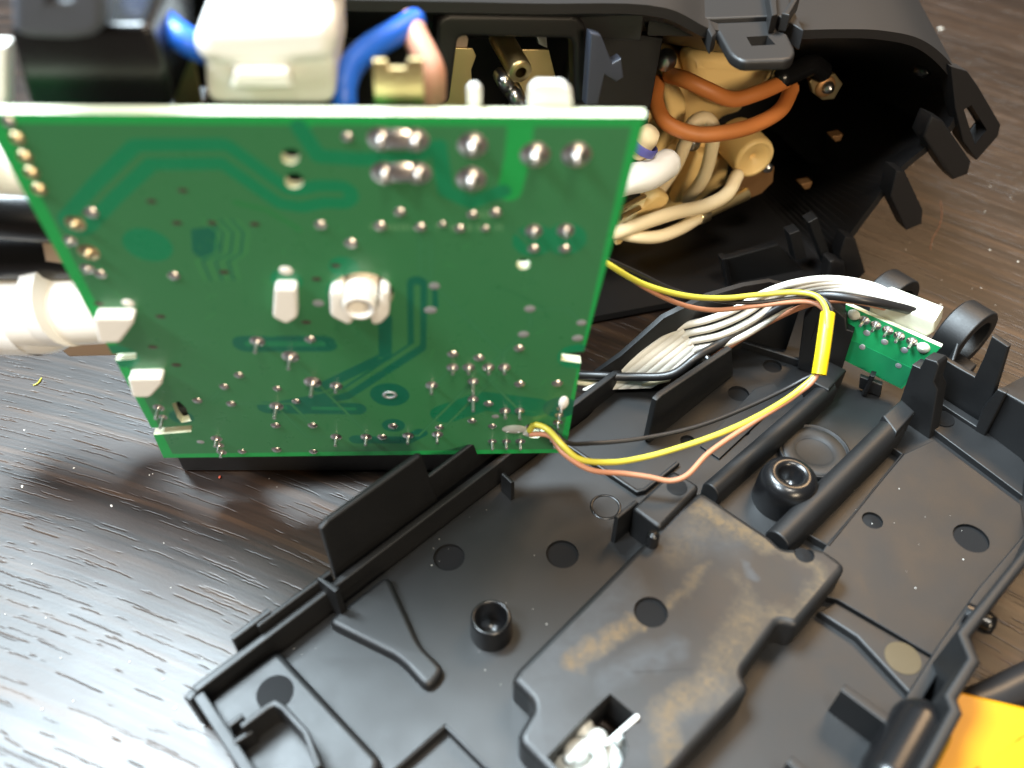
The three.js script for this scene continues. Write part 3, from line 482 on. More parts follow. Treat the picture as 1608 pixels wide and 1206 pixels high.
  // clear glue round the wire hole
  { const s = size(812, 672, 20); place(dome, M.glue, 'glue_blob', 808, 674, s, s * 0.6, s * 0.35, 0.00002); place(dome, M.glue, 'glue_blob', 836, 680, s * 0.8, s * 0.6, s * 0.4, 0.00002); }

  // white snap clips that poke through the board
  const snap = (px, out, bevel, round = 0.001) => { const gg = extrude(shapeOf(rounded(px.map(([a, b]) => board(a, b)), round)), out + TH, bevel, 3); gg.translate(0, 0, -TH); return gg; };
  // their faces stand forward of the board, so outlines are taken where they meet it
  bpart('snap_clip', snap([[433, 440], [468, 440], [470, 486], [452, 497], [430, 486]], 0.0024, 0.0006), M.nylon);
  bpart('snap_clip', snap([[152, 484], [214, 484], [216, 492], [193, 524], [160, 524]], 0.0028, 0.0006), M.nylon);
  bpart('snap_clip', snap([[205, 580], [259, 579], [260, 588], [240, 610], [212, 610]], 0.0028, 0.0006), M.nylon);
  for (const [x, y, r] of [[449, 425, 11], [201, 476, 10]]) { const s = size(x, y, r); place(dome, M.nylon, 'locating_pin', x, y, s, s * 0.9, s * 0.7, 0); }
  { // round snap fastener
    const [a, b] = board(567, 456), s = size(567, 456, 26);
    const barrel = new THREE.LatheGeometry([[0, 0.0008], [s * 0.62, 0.0008], [s * 0.66, 0.0052], [s * 0.94, 0.0052], [s, 0.0046], [s, -TH * 2]].map(([r, y]) => new THREE.Vector2(Math.max(r, 1e-5), y)), 32); barrel.rotateX(Math.PI / 2); barrel.translate(a, b, 0);
    const f = bpart('snap_fastener', barrel, M.nylon);
    for (const px of [[[519, 444], [540, 440], [542, 466], [556, 482], [556, 492], [548, 496], [520, 482]], [[598, 440], [613, 444], [613, 480], [600, 494], [586, 496], [582, 486], [596, 468]]]) { const gg = snap(px, 0.0028, 0.0007, 0.0012); part(f, 'snap_arm', onBoard(gg), M.nylon); }
  }
  // parts on the far side of the board that rise over its top edge
  const back = (px, d, th, bevel = 0.0008, round = 0.001, holes = []) => { // outline on a plane d behind the board
    const o = PO.clone().addScaledVector(PN, -d), to = ([x, y]) => { const q = onPlane(x, y, o, PN).sub(PO); return [q.dot(PXA), q.dot(PYA)]; };
    const gg = extrude(shapeOf(rounded(px.map(to), round), holes.map((h) => h.map(to))), th, bevel, 3); gg.translate(0, 0, -d - th); return onBoard(gg);
  };
  const con = part(pcb, 'terminal_block', back([[318, 60], [520, 55], [528, 165], [325, 165]], 0.010, 0.022, 0.0012, 0.003), M.white);
  part(con, 'latch', back([[368, 112], [452, 112], [460, 140], [360, 140]], 0.0065, 0.0034, 0.0006, 0.0006), M.nylon);
  part(con, 'front_wall', back([[300, 75], [312, 40], [515, 32], [530, 60], [524, 100], [440, 112], [360, 112], [312, 100]], 0.0075, 0.016, 0.0025, 0.004), M.white);
  part(con, 'socket', back([[322, -40], [532, -60], [530, 22], [330, 24]], 0.014, 0.026, 0.0014, 0.002), M.white);
  part(pcb, 'brass_terminal', back([[588, 165], [586, 96], [606, 96], [610, 108], [636, 108], [642, 94], [664, 94], [666, 165]], 0.004, 0.001, 0.0002, 0), M.brass);
  part(pcb, 'spade_pin', back([[735, 172], [735, 140], [741, 134], [749, 134], [755, 140], [755, 172]], 0.0028, 0.001, 0.0003, 0), M.white);
  part(pcb, 'tag_terminal', back([[828, 180], [832, 140], [842, 130], [882, 130], [896, 142], [900, 180]], 0.0028, 0.001, 0.0002, 0, [[[862, 138], [866, 138], [866, 160], [862, 160]]]), M.white);
  part(pcb, 'rear_block', back([[60, 230], [300, 230], [330, 420], [160, 430]], 0.012, 0.02), M.black);
  part(pcb, 'rear_block', back([[225, 600], [330, 600], [345, 690], [262, 690]], 0.004, 0.012), M.blackGloss);  // dark block added behind the slot so the hole stays black
  // dark box with a grey collar, on the far side at the board's end
  const box = part(pcb, 'relay_box', back([[10, 45], [235, 40], [262, 100], [275, 172], [45, 172]], 0.0065, 0.022, 0.0012, 0.002), M.blackGloss);
  part(box, 'grey_collar', back([[14, -30], [165, -30], [166, 40], [150, 60], [110, 66], [40, 62], [18, 50]], 0.0045, 0.004, 0.0014, 0.003, [[[55, -20], [128, -20], [128, 18], [55, 18]]]), new THREE.MeshPhysicalMaterial({ color: lin(0.075, 0.085, 0.105), roughness: 0.5 }));
  part(box, 'brass_plate', back([[50, -30], [134, -30], [134, 26], [50, 26]], 0.0094, 0.001, 0.0002, 0), M.brass);
  part(pcb, 'brass_strip', back([[170, -30], [222, -30], [222, 16], [170, 16]], 0.018, 0.001, 0.0002, 0), M.brass);
  part(pcb, 'brass_strip', back([[275, 172], [262, 70], [300, 60], [318, 172]], 0.024, 0.001, 0.0002, 0), M.brass);
  // wires soldered into it: yellow, salmon, black
}

// ------------------------------------------------------------------ wires
const wire = (name, pts, r, m, label, seg = 90) => single(name, tube(path(pts), r, seg, 12), m, label, 'wire');
wire('yellow_wire', [[832, 676, 0.0315], [840, 667, 0.0345], [858, 673, 0.0345], [884, 700, 0.034], [908, 720, 0.031], [960, 726, 0.027], [1008, 719, 0.025], [1050, 708, 0.025], [1130, 681, 0.026], [1200, 648, 0.027], [1255, 612, 0.030], [1286, 580, 0.034], [1299, 500, 0.044], [1294, 478, 0.045], [1280, 464, 0.045], [1250, 459, 0.044], [1190, 463, 0.043], [1140, 468, 0.044], [1080, 465, 0.048], [1010, 446, 0.055], [955, 415, 0.064], [900, 380, 0.07]], 0.00082, M.yellowWire, 'yellow wire looping from the big board through the yellow sleeve', 160);
wire('salmon_wire', [[834, 682, 0.0305], [862, 684, 0.0325], [885, 712, 0.032], [925, 737, 0.029], [985, 744, 0.0255], [1020, 749, 0.025], [1052, 755, 0.0245], [1076, 748, 0.025], [1112, 712, 0.0255], [1180, 665, 0.026], [1250, 620, 0.029], [1282, 590, 0.033], [1296, 498, 0.0425], [1292, 484, 0.0425], [1270, 474, 0.042], [1190, 480, 0.040], [1120, 487, 0.041], [1070, 478, 0.045], [1010, 450, 0.054], [955, 412, 0.062], [900, 384, 0.068]], 0.00072, M.salmon, 'salmon coloured wire hanging lowest below the yellow wire', 160);
wire('black_wire', [[836, 668, 0.0325], [862, 672, 0.033], [888, 694, 0.031], [930, 696, 0.026], [1010, 688, 0.024], [1100, 668, 0.024], [1190, 632, 0.0255], [1258, 598, 0.029], [1289, 578, 0.033], [1303, 500, 0.0425], [1305, 484, 0.043], [1290, 468, 0.043], [1250, 468, 0.042], [1180, 475, 0.041], [1120, 471, 0.043], [1060, 456, 0.049], [1000, 428, 0.057], [955, 408, 0.064], [900, 386, 0.069]], 0.00062, M.blackWire, 'thin black wire running beside the yellow and salmon wires', 160);
{
  const a = path([[1286, 588, 0.0335], [1292, 550, 0.038], [1300, 492, 0.0438]]), c = new THREE.CatmullRomCurve3(a), g = new THREE.TubeGeometry(c, 24, 0.0020, 16), gi = new THREE.TubeGeometry(c, 24, 0.0016, 16);
  single('wire_sleeve', mergeGeometries([g, gi]), M.sleeve, 'bright yellow plastic sleeve over the wire bundle beside the small board', 'sleeve');
}
{ // ribbon cable
  const U = path([[915, 612, 0.0092], [958, 588, 0.0135], [1008, 549, 0.021], [1066, 507, 0.027]]), L = path([[1024, 608, 0.0092], [1054, 590, 0.0130], [1074, 574, 0.0160], [1096, 554, 0.0188]]);
  const t = thing('ribbon_cable', 'flat white ribbon cable fanning out into strands towards the small board', 'cable', U[1].clone().setY(0.01));
  { // moulded web with a ridge for each conductor
    const cu = new THREE.CatmullRomCurve3(U, false, 'centripetal'), cl = new THREE.CatmullRomCurve3(L, false, 'centripetal'), NI = 40, NJ = 56, pos = [], idx = [];
    for (let i = 0; i <= NI; i++) {
      const a = cu.getPoint(i / NI), b = cl.getPoint(i / NI), ac = b.clone().sub(a), al = cu.getTangent(i / NI), nn = al.cross(ac).normalize(); if (nn.dot(EYE.clone().sub(a)) < 0) nn.negate();
      for (let j = 0; j <= NJ; j++) { const p = a.clone().addScaledVector(ac, j / NJ).addScaledVector(nn, 0.0006 + 0.0003 * Math.sqrt(Math.abs(Math.sin(Math.PI * 6 * j / NJ)))); pos.push(p.x, p.y, p.z); }
      for (let j = NJ; j >= 0; j--) { const p = a.clone().addScaledVector(ac, j / NJ).addScaledVector(nn, -0.0008); pos.push(p.x, p.y, p.z); }
    }
    const w = 2 * NJ + 2; for (let i = 0; i < NI; i++) for (let j = 0; j < w; j++) { const p = i * w + j, q = i * w + (j + 1) % w; idx.push(p, q, p + w, q, q + w, p + w); }
    const g = new THREE.BufferGeometry(); g.setAttribute('position', new THREE.Float32BufferAttribute(pos, 3)); g.setIndex(idx); g.computeVertexNormals(); part(t, 'web', g, M.whiteWire);
  }
  const fan = [[[1112, 502], [1152, 487], [1192, 464], [1240, 446], [1300, 438], [1370, 449], [1420, 474]], [[1122, 514], [1168, 494], [1208, 468], [1252, 450], [1304, 443], [1370, 454], [1424, 478]], [[1132, 526], [1182, 502], [1222, 474], [1262, 455], [1310, 448], [1372, 460], [1428, 483]], [[1142, 538], [1196, 510], [1236, 480], [1272, 461], [1316, 454], [1374, 466], [1432, 488]]];
  const hs = [0.0285, 0.0315, 0.0355, 0.040, 0.043, 0.042, 0.038];
  fan.forEach((f, k) => { const e = (k + 0.5) / 4, s0 = U[3].clone().lerp(L[3], e), s1 = U[2].clone().lerp(L[2], e).lerp(s0, 0.9); const pts = [s1, s0, ...f.map(([x, y], i) => Y(x, y, hs[i] - 0.0020 * k * (1 - i / 7)))]; part(t, 'strand', tube(pts, 0.00115, 100, 12), M.whiteWire); });
  wire('black_wire', [[880, 588, 0.010], [940, 590, 0.0135], [1000, 592, 0.0145], [1055, 588, 0.017], [1095, 560, 0.0215], [1130, 540, 0.0225], [1180, 508, 0.0265], [1232, 478, 0.033], [1290, 464, 0.0405], [1350, 470, 0.0425], [1400, 480, 0.040], [1440, 492, 0.036], [1456, 508, 0.031]], 0.0014, M.blackWire, 'thick black wire along the lower edge of the white ribbon cable');
  wire('orange_wire', [[1120, 560, 0.012], [1168, 530, 0.018], [1215, 502, 0.024], [1262, 481, 0.031], [1300, 472, 0.037], [1340, 473, 0.038], [1400, 486, 0.035], [1450, 500, 0.030]], 0.0009, M.salmon, 'thin orange wire tucked under the ribbon cable');
  wire('tan_wire', [[880, 596, 0.008], [930, 602, 0.0095], [975, 605, 0.0095], [1020, 600, 0.011], [1048, 594, 0.013]], 0.0012, M.creamWire, 'short tan wire under the ribbon cable beside the big board');
}

// ------------------------------------------------------------------ small green board in the holder
{
  const A = Y(1330, 582, 0.010), B = Y(1414, 618, 0.010); A.y = B.y = 0;
  const sb = thing('small_circuit_board', 'small green circuit board with five pins clipped into the black cover', 'circuit board', V(A.x, 0.008, A.z));
  const u = B.clone().sub(A).normalize(), up = V(0, 1, 0), n = u.clone().cross(up); if (EYE.clone().sub(A).dot(n) < 0) n.negate();
  const w = (x, y, o = 0) => onPlane(x, y, A, n).addScaledVector(n, o);
  const green = new THREE.MeshPhysicalMaterial({ color: lin(0.012, 0.30, 0.10), roughness: 0.35 }), deep = new THREE.MeshPhysicalMaterial({ color: lin(0.010, 0.22, 0.085), roughness: 0.35 });
  const mk = (px, th, opt) => plate(px, A, B, th, { bevel: 0, ...opt });
  part(sb, 'board', mk([[1328, 478], [1478, 545], [1462, 562], [1416, 611], [1326, 566]], 0.0016), [green, M.edge]);
  const copper = plate([[1328, 532], [1345, 537], [1436, 580], [1414, 608], [1328, 565]], A, B, 0.00012, { bevel: 0, front: true }); part(sb, 'copper_area', copper, deep);
  const con = part(sb, 'connector', plate([[1366, 478], [1385, 472], [1468, 505], [1466, 522], [1452, 532], [1364, 492]], A.clone().addScaledVector(n, -0.002), B.clone().addScaledVector(n, -0.002), 0.009, { bevel: 0.0008 }), M.connector);
  void con;
  const s = n.clone();
  for (const [x, y] of [[1357, 503], [1375, 511], [1394, 519], [1412, 528], [1432, 537]]) {
    const p = w(x, y), j = part(sb, 'solder_joint', lathe([[0, 0.0011], [0.0006, 0.0009], [0.0012, 0.0003], [0.0017, 0]], p, s, 18), M.solder);
    part(j, 'pin', rod(p, w(x, y, 0.0034), 0.0005, 0.00045, 10), M.solder);
  }
  for (const [x, y] of [[1341, 494], [1450, 546]]) part(sb, 'locating_pin', lathe([[0, 0.0012], [0.0014, 0.0009], [0.0019, 0]], w(x, y), s, 20), M.connector);
  for (const [x, y] of [[1361, 523], [1389, 537], [1420, 550], [1354, 545], [1411, 574]]) part(sb, 'solder_pad', lathe([[0, 0.0003], [0.0008, 0.00025], [0.0011, 0]], w(x, y), s, 16), M.dull);
}

// ------------------------------------------------------------------ open black housing behind the board
const HA = Y(960, 505, 0), HB = Y(1345, 432, 0), HU = HB.clone().sub(HA).normalize(), HN = HU.clone().cross(V(0, 1, 0)); if (EYE.clone().sub(HA).dot(HN) < 0) HN.negate();
const hp = (x, y, d = 0) => onPlane(x, y, HA.clone().addScaledVector(HN, -d), HN);   // d metres behind the rim
const housing = thing('machine_housing', 'open black plastic housing lying behind the green board with clips along its rim', 'housing', V(HB.x - 0.05, 0, HB.z - 0.03));
{
  const R0 = [[250, 16], [560, 18], [830, 22], [1040, 28], [1110, 60], [1180, 66], [1247, 62], [1318, 60], [1380, 62], [1438, 75], [1480, 108], [1501, 145], [1496, 190], [1459, 226], [1416, 262], [1368, 322], [1326, 380], [1300, 424], [1150, 458], [960, 494], [600, 556], [430, 560], [260, 430]];
  const R1 = [[280, 60], [560, 60], [800, 60], [1000, 65], [1090, 90], [1160, 95], [1220, 90], [1275, 93], [1310, 100], [1330, 112], [1338, 130], [1336, 155], [1322, 185], [1306, 210], [1275, 250], [1230, 295], [1180, 345], [1130, 372], [1050, 388], [940, 405], [600, 430], [430, 440], [290, 400]];
  const dense = (list) => { const o = []; const c = new THREE.CatmullRomCurve3(list.map(([x, y]) => V(x, y, 0)), true, 'centripetal'); for (let i = 0; i < 120; i++) o.push(c.getPoint(i / 120)); return o.map((p) => [p.x, p.y]); };
  const match = (a, b) => { const ca = new THREE.CatmullRomCurve3(a.map(([x, y]) => V(x, y, 0)), true, 'centripetal'), cb = new THREE.CatmullRomCurve3(b.map(([x, y]) => V(x, y, 0)), true, 'centripetal'), A = [], B = []; for (let i = 0; i < 138; i++) { const t = i / 138; A.push(ca.getPoint(t)); B.push(cb.getPoint(t)); } return [A, B]; };
  void dense;
  const [a, b] = match(R0, R1), n = a.length;
  const F0 = a.map((p) => { const q = hp(p.x, p.y); q.y = Math.max(q.y, 0.004); return q; }), B0 = b.map((p) => { const q = hp(p.x, p.y, 0.075); q.y = Math.max(q.y, 0.004); return q; });
  const c = F0.reduce((s, p) => s.add(p), V(0, 0, 0)).multiplyScalar(1 / n);
  const O0 = F0.map((p, i) => { const t = F0[(i + 1) % n].clone().sub(F0[(i + n - 1) % n]).normalize(), o = t.cross(HN).normalize(); if (o.dot(p.clone().sub(c)) < 0) o.negate(); const q = p.clone().addScaledVector(o, 0.0026); q.y = Math.max(q.y, 0.001); return q; });
  const O1 = O0.map((p) => { const q = p.clone().add(V(0.021, 0, -0.13)); q.y = Math.max(q.y, 0.001); return q; });
  const strip = (A, B) => { const pos = [], uv = [], idx = []; for (let i = 0; i <= n; i++) { const p = A[i % n], q = B[i % n]; pos.push(p.x, p.y, p.z, q.x, q.y, q.z); uv.push(i * 0.004, 0, i * 0.004, p.distanceTo(q)); if (i) { const k = i * 2; idx.push(k - 2, k - 1, k, k - 1, k + 1, k); } } const g = new THREE.BufferGeometry(); g.setAttribute('position', new THREE.Float32BufferAttribute(pos, 3)); g.setAttribute('uv', new THREE.Float32BufferAttribute(uv, 2)); g.setIndex(idx); return g; };
  const fan = (A) => { const m = A.reduce((s, p) => s.add(p), V(0, 0, 0)).multiplyScalar(1 / n), pos = [m.x, m.y, m.z], uv = [0, 0], idx = []; A.forEach((p) => { pos.push(p.x, p.y, p.z); uv.push(p.x, p.y); }); for (let i = 0; i < n; i++) idx.push(0, 1 + i, 1 + (i + 1) % n); const g = new THREE.BufferGeometry(); g.setAttribute('position', new THREE.Float32BufferAttribute(pos, 3)); g.setAttribute('uv', new THREE.Float32BufferAttribute(uv, 2)); g.setIndex(idx); return g; };
  const deep = B0.map((p) => { const q = p.clone().addScaledVector(HN, -0.045); return q; });
  const shell = mergeGeometries([strip(F0, B0), strip(B0, deep), fan(deep), strip(O0, F0), strip(O1, O0), fan(O1)]);
  part(housing, 'shell', toCreasedNormals(shell, 0.6), M.housing);
  const hplate = (px, d, th, opt = {}) => plate(px, HA.clone().addScaledVector(HN, -d), HB.clone().addScaledVector(HN, -d), th, opt);
  { const g = new RoundedBoxGeometry(0.104, 0.0195, 0.05, 2, 0.001); g.translate(-0.047, 0.0103, -0.1772); part(housing, 'added_base_block', g, M.housing); }  // black block added under the board as its dark contact shadow strip
  // clips along the rim
  part(housing, 'loop_clip', hplate([[1493, 104], [1520, 112], [1537, 136], [1572, 196], [1568, 214], [1534, 252], [1512, 222], [1500, 170]], -0.002, 0.006, { holes: [[[1511, 172], [1527, 162], [1552, 203], [1530, 230]]], bevel: 0.0005 }), M.housing);
  part(housing, 'rim_clip', hplate([[1464, 182], [1482, 190], [1526, 254], [1521, 274], [1497, 283], [1484, 268], [1450, 215]], -0.004, 0.007, { bevel: 0.001 }), M.housing);
  part(housing, 'rim_clip', hplate([[1408, 268], [1422, 270], [1450, 330], [1448, 352], [1424, 362], [1398, 308]], -0.005, 0.007, { bevel: 0.0006 }), M.housing);
  part(housing, 'rim_clip', hplate([[1328, 372], [1344, 376], [1360, 428], [1346, 440], [1328, 438], [1318, 400]], -0.004, 0.006, { bevel: 0.0006 }), M.housing);
  part(housing, 'rim_tooth', hplate([[1304, 412], [1312, 408], [1328, 414], [1330, 428], [1324, 445], [1300, 440]], -0.006, 0.006, { bevel: 0.0012 }), M.housing);
  // clip that overhangs the opening, seen from above
  const yt = hp(1200, 64).y + 0.0045;
  const clipCut = (g) => { const h = extrude(shapeOf([[1172, 58], [1205, 56], [1218, 70], [1180, 72]].map(([p, q]) => spot(p, q, yt))), 0.02); h.rotateX(-Math.PI / 2); h.translate(0, yt - 0.01, 0); return cut(g, h); };
  part(housing, 'overhang_clip', clipCut(prism([[1112, 24], [1205, 20], [1222, 48], [1236, 52], [1250, 80], [1244, 93], [1166, 96], [1148, 86]], yt, yt - 0.003, { bevel: 0.0008, round: 0.003 })), M.housing);
  part(housing, 'top_plate', prism([[995, -60], [1020, 26], [1120, 28], [1222, 24], [1262, 48], [1242, 5], [1225, -60]], yt + 0.0015, yt - 0.004, { bevel: 0.0006 }), M.housing);
  part(housing, 'top_rib', prism([[1200, -50], [1212, 24], [1222, 22], [1216, -50]], yt + 0.005, yt, { bevel: 0.0005 }), M.housing);
  part(housing, 'top_rib', prism([[1228, 20], [1250, -12], [1258, -10], [1240, 22]], yt + 0.005, yt, { bevel: 0.0005 }), M.housing);
  part(housing, 'top_ledge', prism([[600, -60], [600, 8], [830, 10], [1010, 18], [1030, -60]], 0.108, 0.100, { bevel: 0.0006 }), M.housing);
  part(housing, 'screw_head', lathe([[0, 0.0018], [0.002, 0.0015], [0.0032, 0]], Y(1045, 4, yt + 0.0015)), M.steel);
  part(housing, 'overhang_tooth', prism([[1098, 20], [1110, 18], [1126, 50], [1118, 58]], yt + 0.001, yt - 0.004, { bevel: 0.0006 }), M.housing);
  // details on its inner wall
  part(housing, 'inner_guide', hplate([[1138, 408], [1222, 384], [1270, 432], [1276, 444], [1148, 452]], 0.004, 0.003, { bevel: 0.0005 }), M.black);
  part(housing, 'inner_rib', hplate([[1134, 408], [1142, 406], [1152, 450], [1144, 452]], 0.002, 0.004), M.black);
  part(housing, 'inner_rib', hplate([[1240, 368], [1256, 362], [1268, 404], [1250, 410]], 0.001, 0.005), M.black);
  part(housing, 'inner_rib', hplate([[1270, 350], [1284, 342], [1310, 416], [1298, 420]], 0.0, 0.005), M.black);
  for (const [x, y] of [[1306, 215], [1258, 290]]) part(housing, 'wall_notch', hplate([[x, y], [x + 18, y - 4], [x + 14, y + 6], [x + 6, y + 8]], 0.03, 0.004, { bevel: 0.0003 }), M.copper);
  part(housing, 'wall_stud', lathe([[0, 0.004], [0.002, 0.003], [0.0026, 0]], hp(1446, 108, 0.012), HN.clone()), M.blackGloss);
  // frame with an opening, above the board
  part(housing, 'socket_frame', hplate([[686, 34], [700, 22], [905, 24], [922, 40], [926, 165], [905, 165], [900, 62], [720, 58], [706, 165], [680, 165]], 0.004, 0.006, { bevel: 0.0012, round: 0.002 }), M.housing);
  part(housing, 'latch_tab', hplate([[928, 52], [944, 56], [962, 100], [976, 92], [980, 122], [968, 130], [950, 118], [940, 165], [920, 165]], -0.004, 0.004, { bevel: 0.0006 }), new THREE.MeshPhysicalMaterial({ color: lin(0.035, 0.04, 0.055), roughness: 0.45 }));
  part(housing, 'partition', hplate([[905, 40], [1012, 55], [1042, 60], [1020, 180], [1004, 330], [880, 330], [890, 120]], 0.022, 0.004, { bevel: 0.0006 }), M.housing);
}
const inside = (px, d, th, opt = {}) => plate(px, HA.clone().addScaledVector(HN, -d), HB.clone().addScaledVector(HN, -d), th, opt);
const hpath = (list) => list.map(([x, y, d]) => hp(x, y, d));
{ // metal contacts seen in the frame
  const t = thing('contact_assembly', 'brass contact plates and pin behind the frame of the black housing', 'contacts', hp(780, 150, 0.03));
  part(t, 'contact_plate', inside([[690, 170], [694, 75], [742, 76], [748, 88], [740, 110], [744, 170]], 0.018, 0.001, { bevel: 0.0002 }), M.brass);
  part(t, 'contact_plate', inside([[812, 78], [862, 78], [876, 135], [880, 170], [800, 170]], 0.026, 0.001, { bevel: 0.0002 }), M.brass);
  part(t, 'white_bracket', inside([[694, 76], [700, 48], [726, 42], [736, 62], [734, 76]], 0.020, 0.003, { bevel: 0.0004 }), M.tan);
  part(t, 'steel_bracket', inside([[792, 46], [858, 46], [860, 76], [846, 70], [842, 56], [792, 56]], 0.024, 0.002, { bevel: 0.0003 }), M.steel);
  part(t, 'contact_pin', lathe([[0.0016, 0], [0.0032, 0], [0.0034, 0.001], [0.0034, 0.016], [0.0026, 0.018], [0, 0.018]], hp(818, 114, 0.004), hp(788, 62, 0.018).sub(hp(818, 114, 0.004)), 28), M.brass);
  part(t, 'spring', tube(hpath([[786, 118, 0.010], [792, 128, 0.006], [800, 140, 0.010], [808, 150, 0.006], [816, 166, 0.008]]), 0.0022, 40, 10), M.steel);
  part(t, 'spring', tube(hpath([[800, 122, 0.012], [812, 140, 0.008], [822, 166, 0.010]]), 0.0014, 30, 10), M.gold);
}
{ // cream valve block
  const t = thing('valve_block', 'cream plastic valve block with a round nozzle inside the black housing', 'valve', hp(1090, 330, 0.04));
  part(t, 'body', inside([[1046, 84], [1224, 96], [1214, 130], [1180, 150], [1168, 180], [1130, 190], [1120, 280], [1085, 330], [980, 372], [968, 330], [985, 250], [1012, 180], [1030, 120]], 0.046, 0.02, { bevel: 0.004, round: 0.006, segs: 4 }), M.cream);
  part(t, 'upper_dome', inside([[1080, 84], [1222, 94], [1208, 140], [1168, 176], [1120, 170], [1092, 140]], 0.036, 0.012, { bevel: 0.0045, round: 0.008, segs: 5 }), M.cream);
  part(t, 'rib', inside([[1036, 110], [1052, 112], [1082, 160], [1078, 200], [1040, 250], [1024, 246], [1052, 190], [1044, 150]], 0.034, 0.012, { bevel: 0.0022, round: 0.004, segs: 4 }), M.cream);
  part(t, 'fin', inside([[1096, 240], [1148, 250], [1142, 290], [1098, 318], [1060, 322]], 0.038, 0.008, { bevel: 0.002, segs: 3 }), M.cream);
  const a = hp(1152, 214, 0.040), b = hp(1186, 250, 0.024), d = b.clone().sub(a), L = d.length();
  part(t, 'nozzle', lathe([[0.0076, 0], [0.0078, L * 0.9], [0.0072, L], [0.0058, L], [0.0052, L * 0.93], [0.0014, L * 0.9], [0.0010, L * 0.75], [0, L * 0.75]], a, d, 40), M.cream);
  part(t, 'lever', inside([[964, 392], [976, 356], [1010, 322], [1036, 300], [1056, 312], [1040, 334], [1000, 366]], 0.016, 0.006, { bevel: 0.0016, round: 0.003, segs: 3 }), M.cream);
  part(t, 'screw', lathe([[0, 0.0024], [0.002, 0.002], [0.0036, 0]], hp(1046, 94, 0.03), V(0.1, 0.4, 1)), M.steel);
  part(t, 'screw', lathe([[0, 0.0024], [0.002, 0.002], [0.003, 0]], hp(1088, 224, 0.03), V(0.1, 0.4, 1)), M.steel);
  part(t, 'metal_blade', rod(hp(976, 326, 0.010), hp(1012, 308, 0.016), 0.0009), M.gold);
  part(t, 'metal_blade', rod(hp(974, 342, 0.010), hp(1004, 326, 0.016), 0.0009), M.gold);
}
{
  const w = (name, list, r, m, label) => single(name, tube(hpath(list), r, 70, 14), m, label, 'wire');
  w('orange_wire', [[1052, 118, 0.03], [1078, 126, 0.022], [1112, 142, 0.018], [1150, 156, 0.017], [1190, 146, 0.018], [1232, 128, 0.022]], 0.0026, M.orange, 'upper thick orange wire crossing the cream valve block');
  w('orange_wire', [[1032, 130, 0.034], [1030, 160, 0.026], [1046, 192, 0.018], [1090, 210, 0.013], [1140, 208, 0.012], [1190, 194, 0.014], [1226, 172, 0.018], [1243, 140, 0.026]], 0.0026, M.orange, 'lower thick orange wire looping in front of the cream valve block');
  w('cream_wire', [[1034, 300, 0.028], [1060, 262, 0.026], [1078, 220, 0.024], [1090, 192, 0.024], [1108, 186, 0.024], [1120, 200, 0.022], [1116, 240, 0.022], [1104, 280, 0.024], [1080, 312, 0.030]], 0.0024, M.creamWire, 'cream wire bent into an upright loop on the valve block');
  w('cream_wire', [[966, 366, 0.010], [1010, 350, 0.010], [1060, 334, 0.012], [1110, 322, 0.014], [1142, 304, 0.017], [1157, 276, 0.022]], 0.0025, M.creamWire, 'cream wire rising from the green board edge to the nozzle');
  w('cream_wire', [[964, 362, 0.014], [990, 370, 0.010], [1030, 372, 0.009], [1066, 360, 0.011], [1096, 342, 0.014]], 0.0023, M.creamWire, 'lowest cream wire ending in a brass crimp');
  w('white_hose', [[960, 290, 0.006], [985, 282, 0.006], [1015, 276, 0.008], [1046, 258, 0.014]], 0.0050, M.white, 'short fat white hose at the edge of the green board');
  single('blue_band', lathe([[0.0042, -0.0015], [0.0048, -0.0012], [0.0048, 0.0012], [0.0042, 0.0015]], hp(1010, 230, 0.012), V(0.5, 1, 0)), new THREE.MeshPhysicalMaterial({ color: lin(0.10, 0.10, 0.36), roughness: 0.5 }), 'small violet blue band beside the white hose', 'band');
  single('cream_plug', lathe([[0, 0.006], [0.003, 0.0055], [0.004, 0.003], [0.004, -0.004]], hp(1008, 224, 0.014), V(0.5, 1, 0.3)), M.creamWire, 'cream plug standing in the violet blue band', 'plug');
  const k = thing('wire_terminal', 'brass crimp terminal on a copper plate below the nozzle', 'terminal', hp(1150, 320, 0.02));
  part(k, 'crimp', lathe([[0.0022, 0], [0.0028, 0.0005], [0.0028, 0.004], [0.0022, 0.0045]], hp(1096, 342, 0.014), hp(1120, 330, 0.016).sub(hp(1096, 342, 0.014)), 20), M.gold);
  part(k, 'blade', rod(hp(1104, 338, 0.0145), hp(1172, 304, 0.020), 0.0018, 0.0024, 16), M.brass);
  part(k, 'copper_plate', inside([[1148, 290], [1205, 255], [1216, 262], [1214, 286], [1196, 304], [1176, 312]], 0.028, 0.0016, { bevel: 0.0003 }), M.copper);
  part(k, 'rivet', lathe([[0, 0.0014], [0.0012, 0.0012], [0.002, 0]], hp(1206, 264, 0.027), HN.clone(), 16), M.steel);
  const h = thing('hex_terminal', 'brass hexagonal nut plate with a screw on the dark inner wall of the housing', 'terminal', hp(1300, 150, 0.03));
  part(h, 'nut_plate', inside([[1272, 128], [1290, 118], [1312, 116], [1324, 132], [1310, 156], [1292, 158], [1276, 146]], 0.030, 0.0024, { bevel: 0.0004 }), M.brass);
  part(h, 'washer', lathe([[0.002, 0.001], [0.0034, 0.001], [0.0038, 0]], hp(1296, 136, 0.0298), HN.clone(), 24), M.copper);
  part(h, 'screw', lathe([[0, 0.0036], [0.0016, 0.003], [0.0023, 0.0012], [0.0024, 0]], hp(1297, 135, 0.0298), HN.clone(), 20), M.steel);
  part(h, 'lug', inside([[1262, 106], [1282, 104], [1292, 122], [1280, 132], [1268, 122]], 0.032, 0.0014, { bevel: 0.0003 }), M.copper);
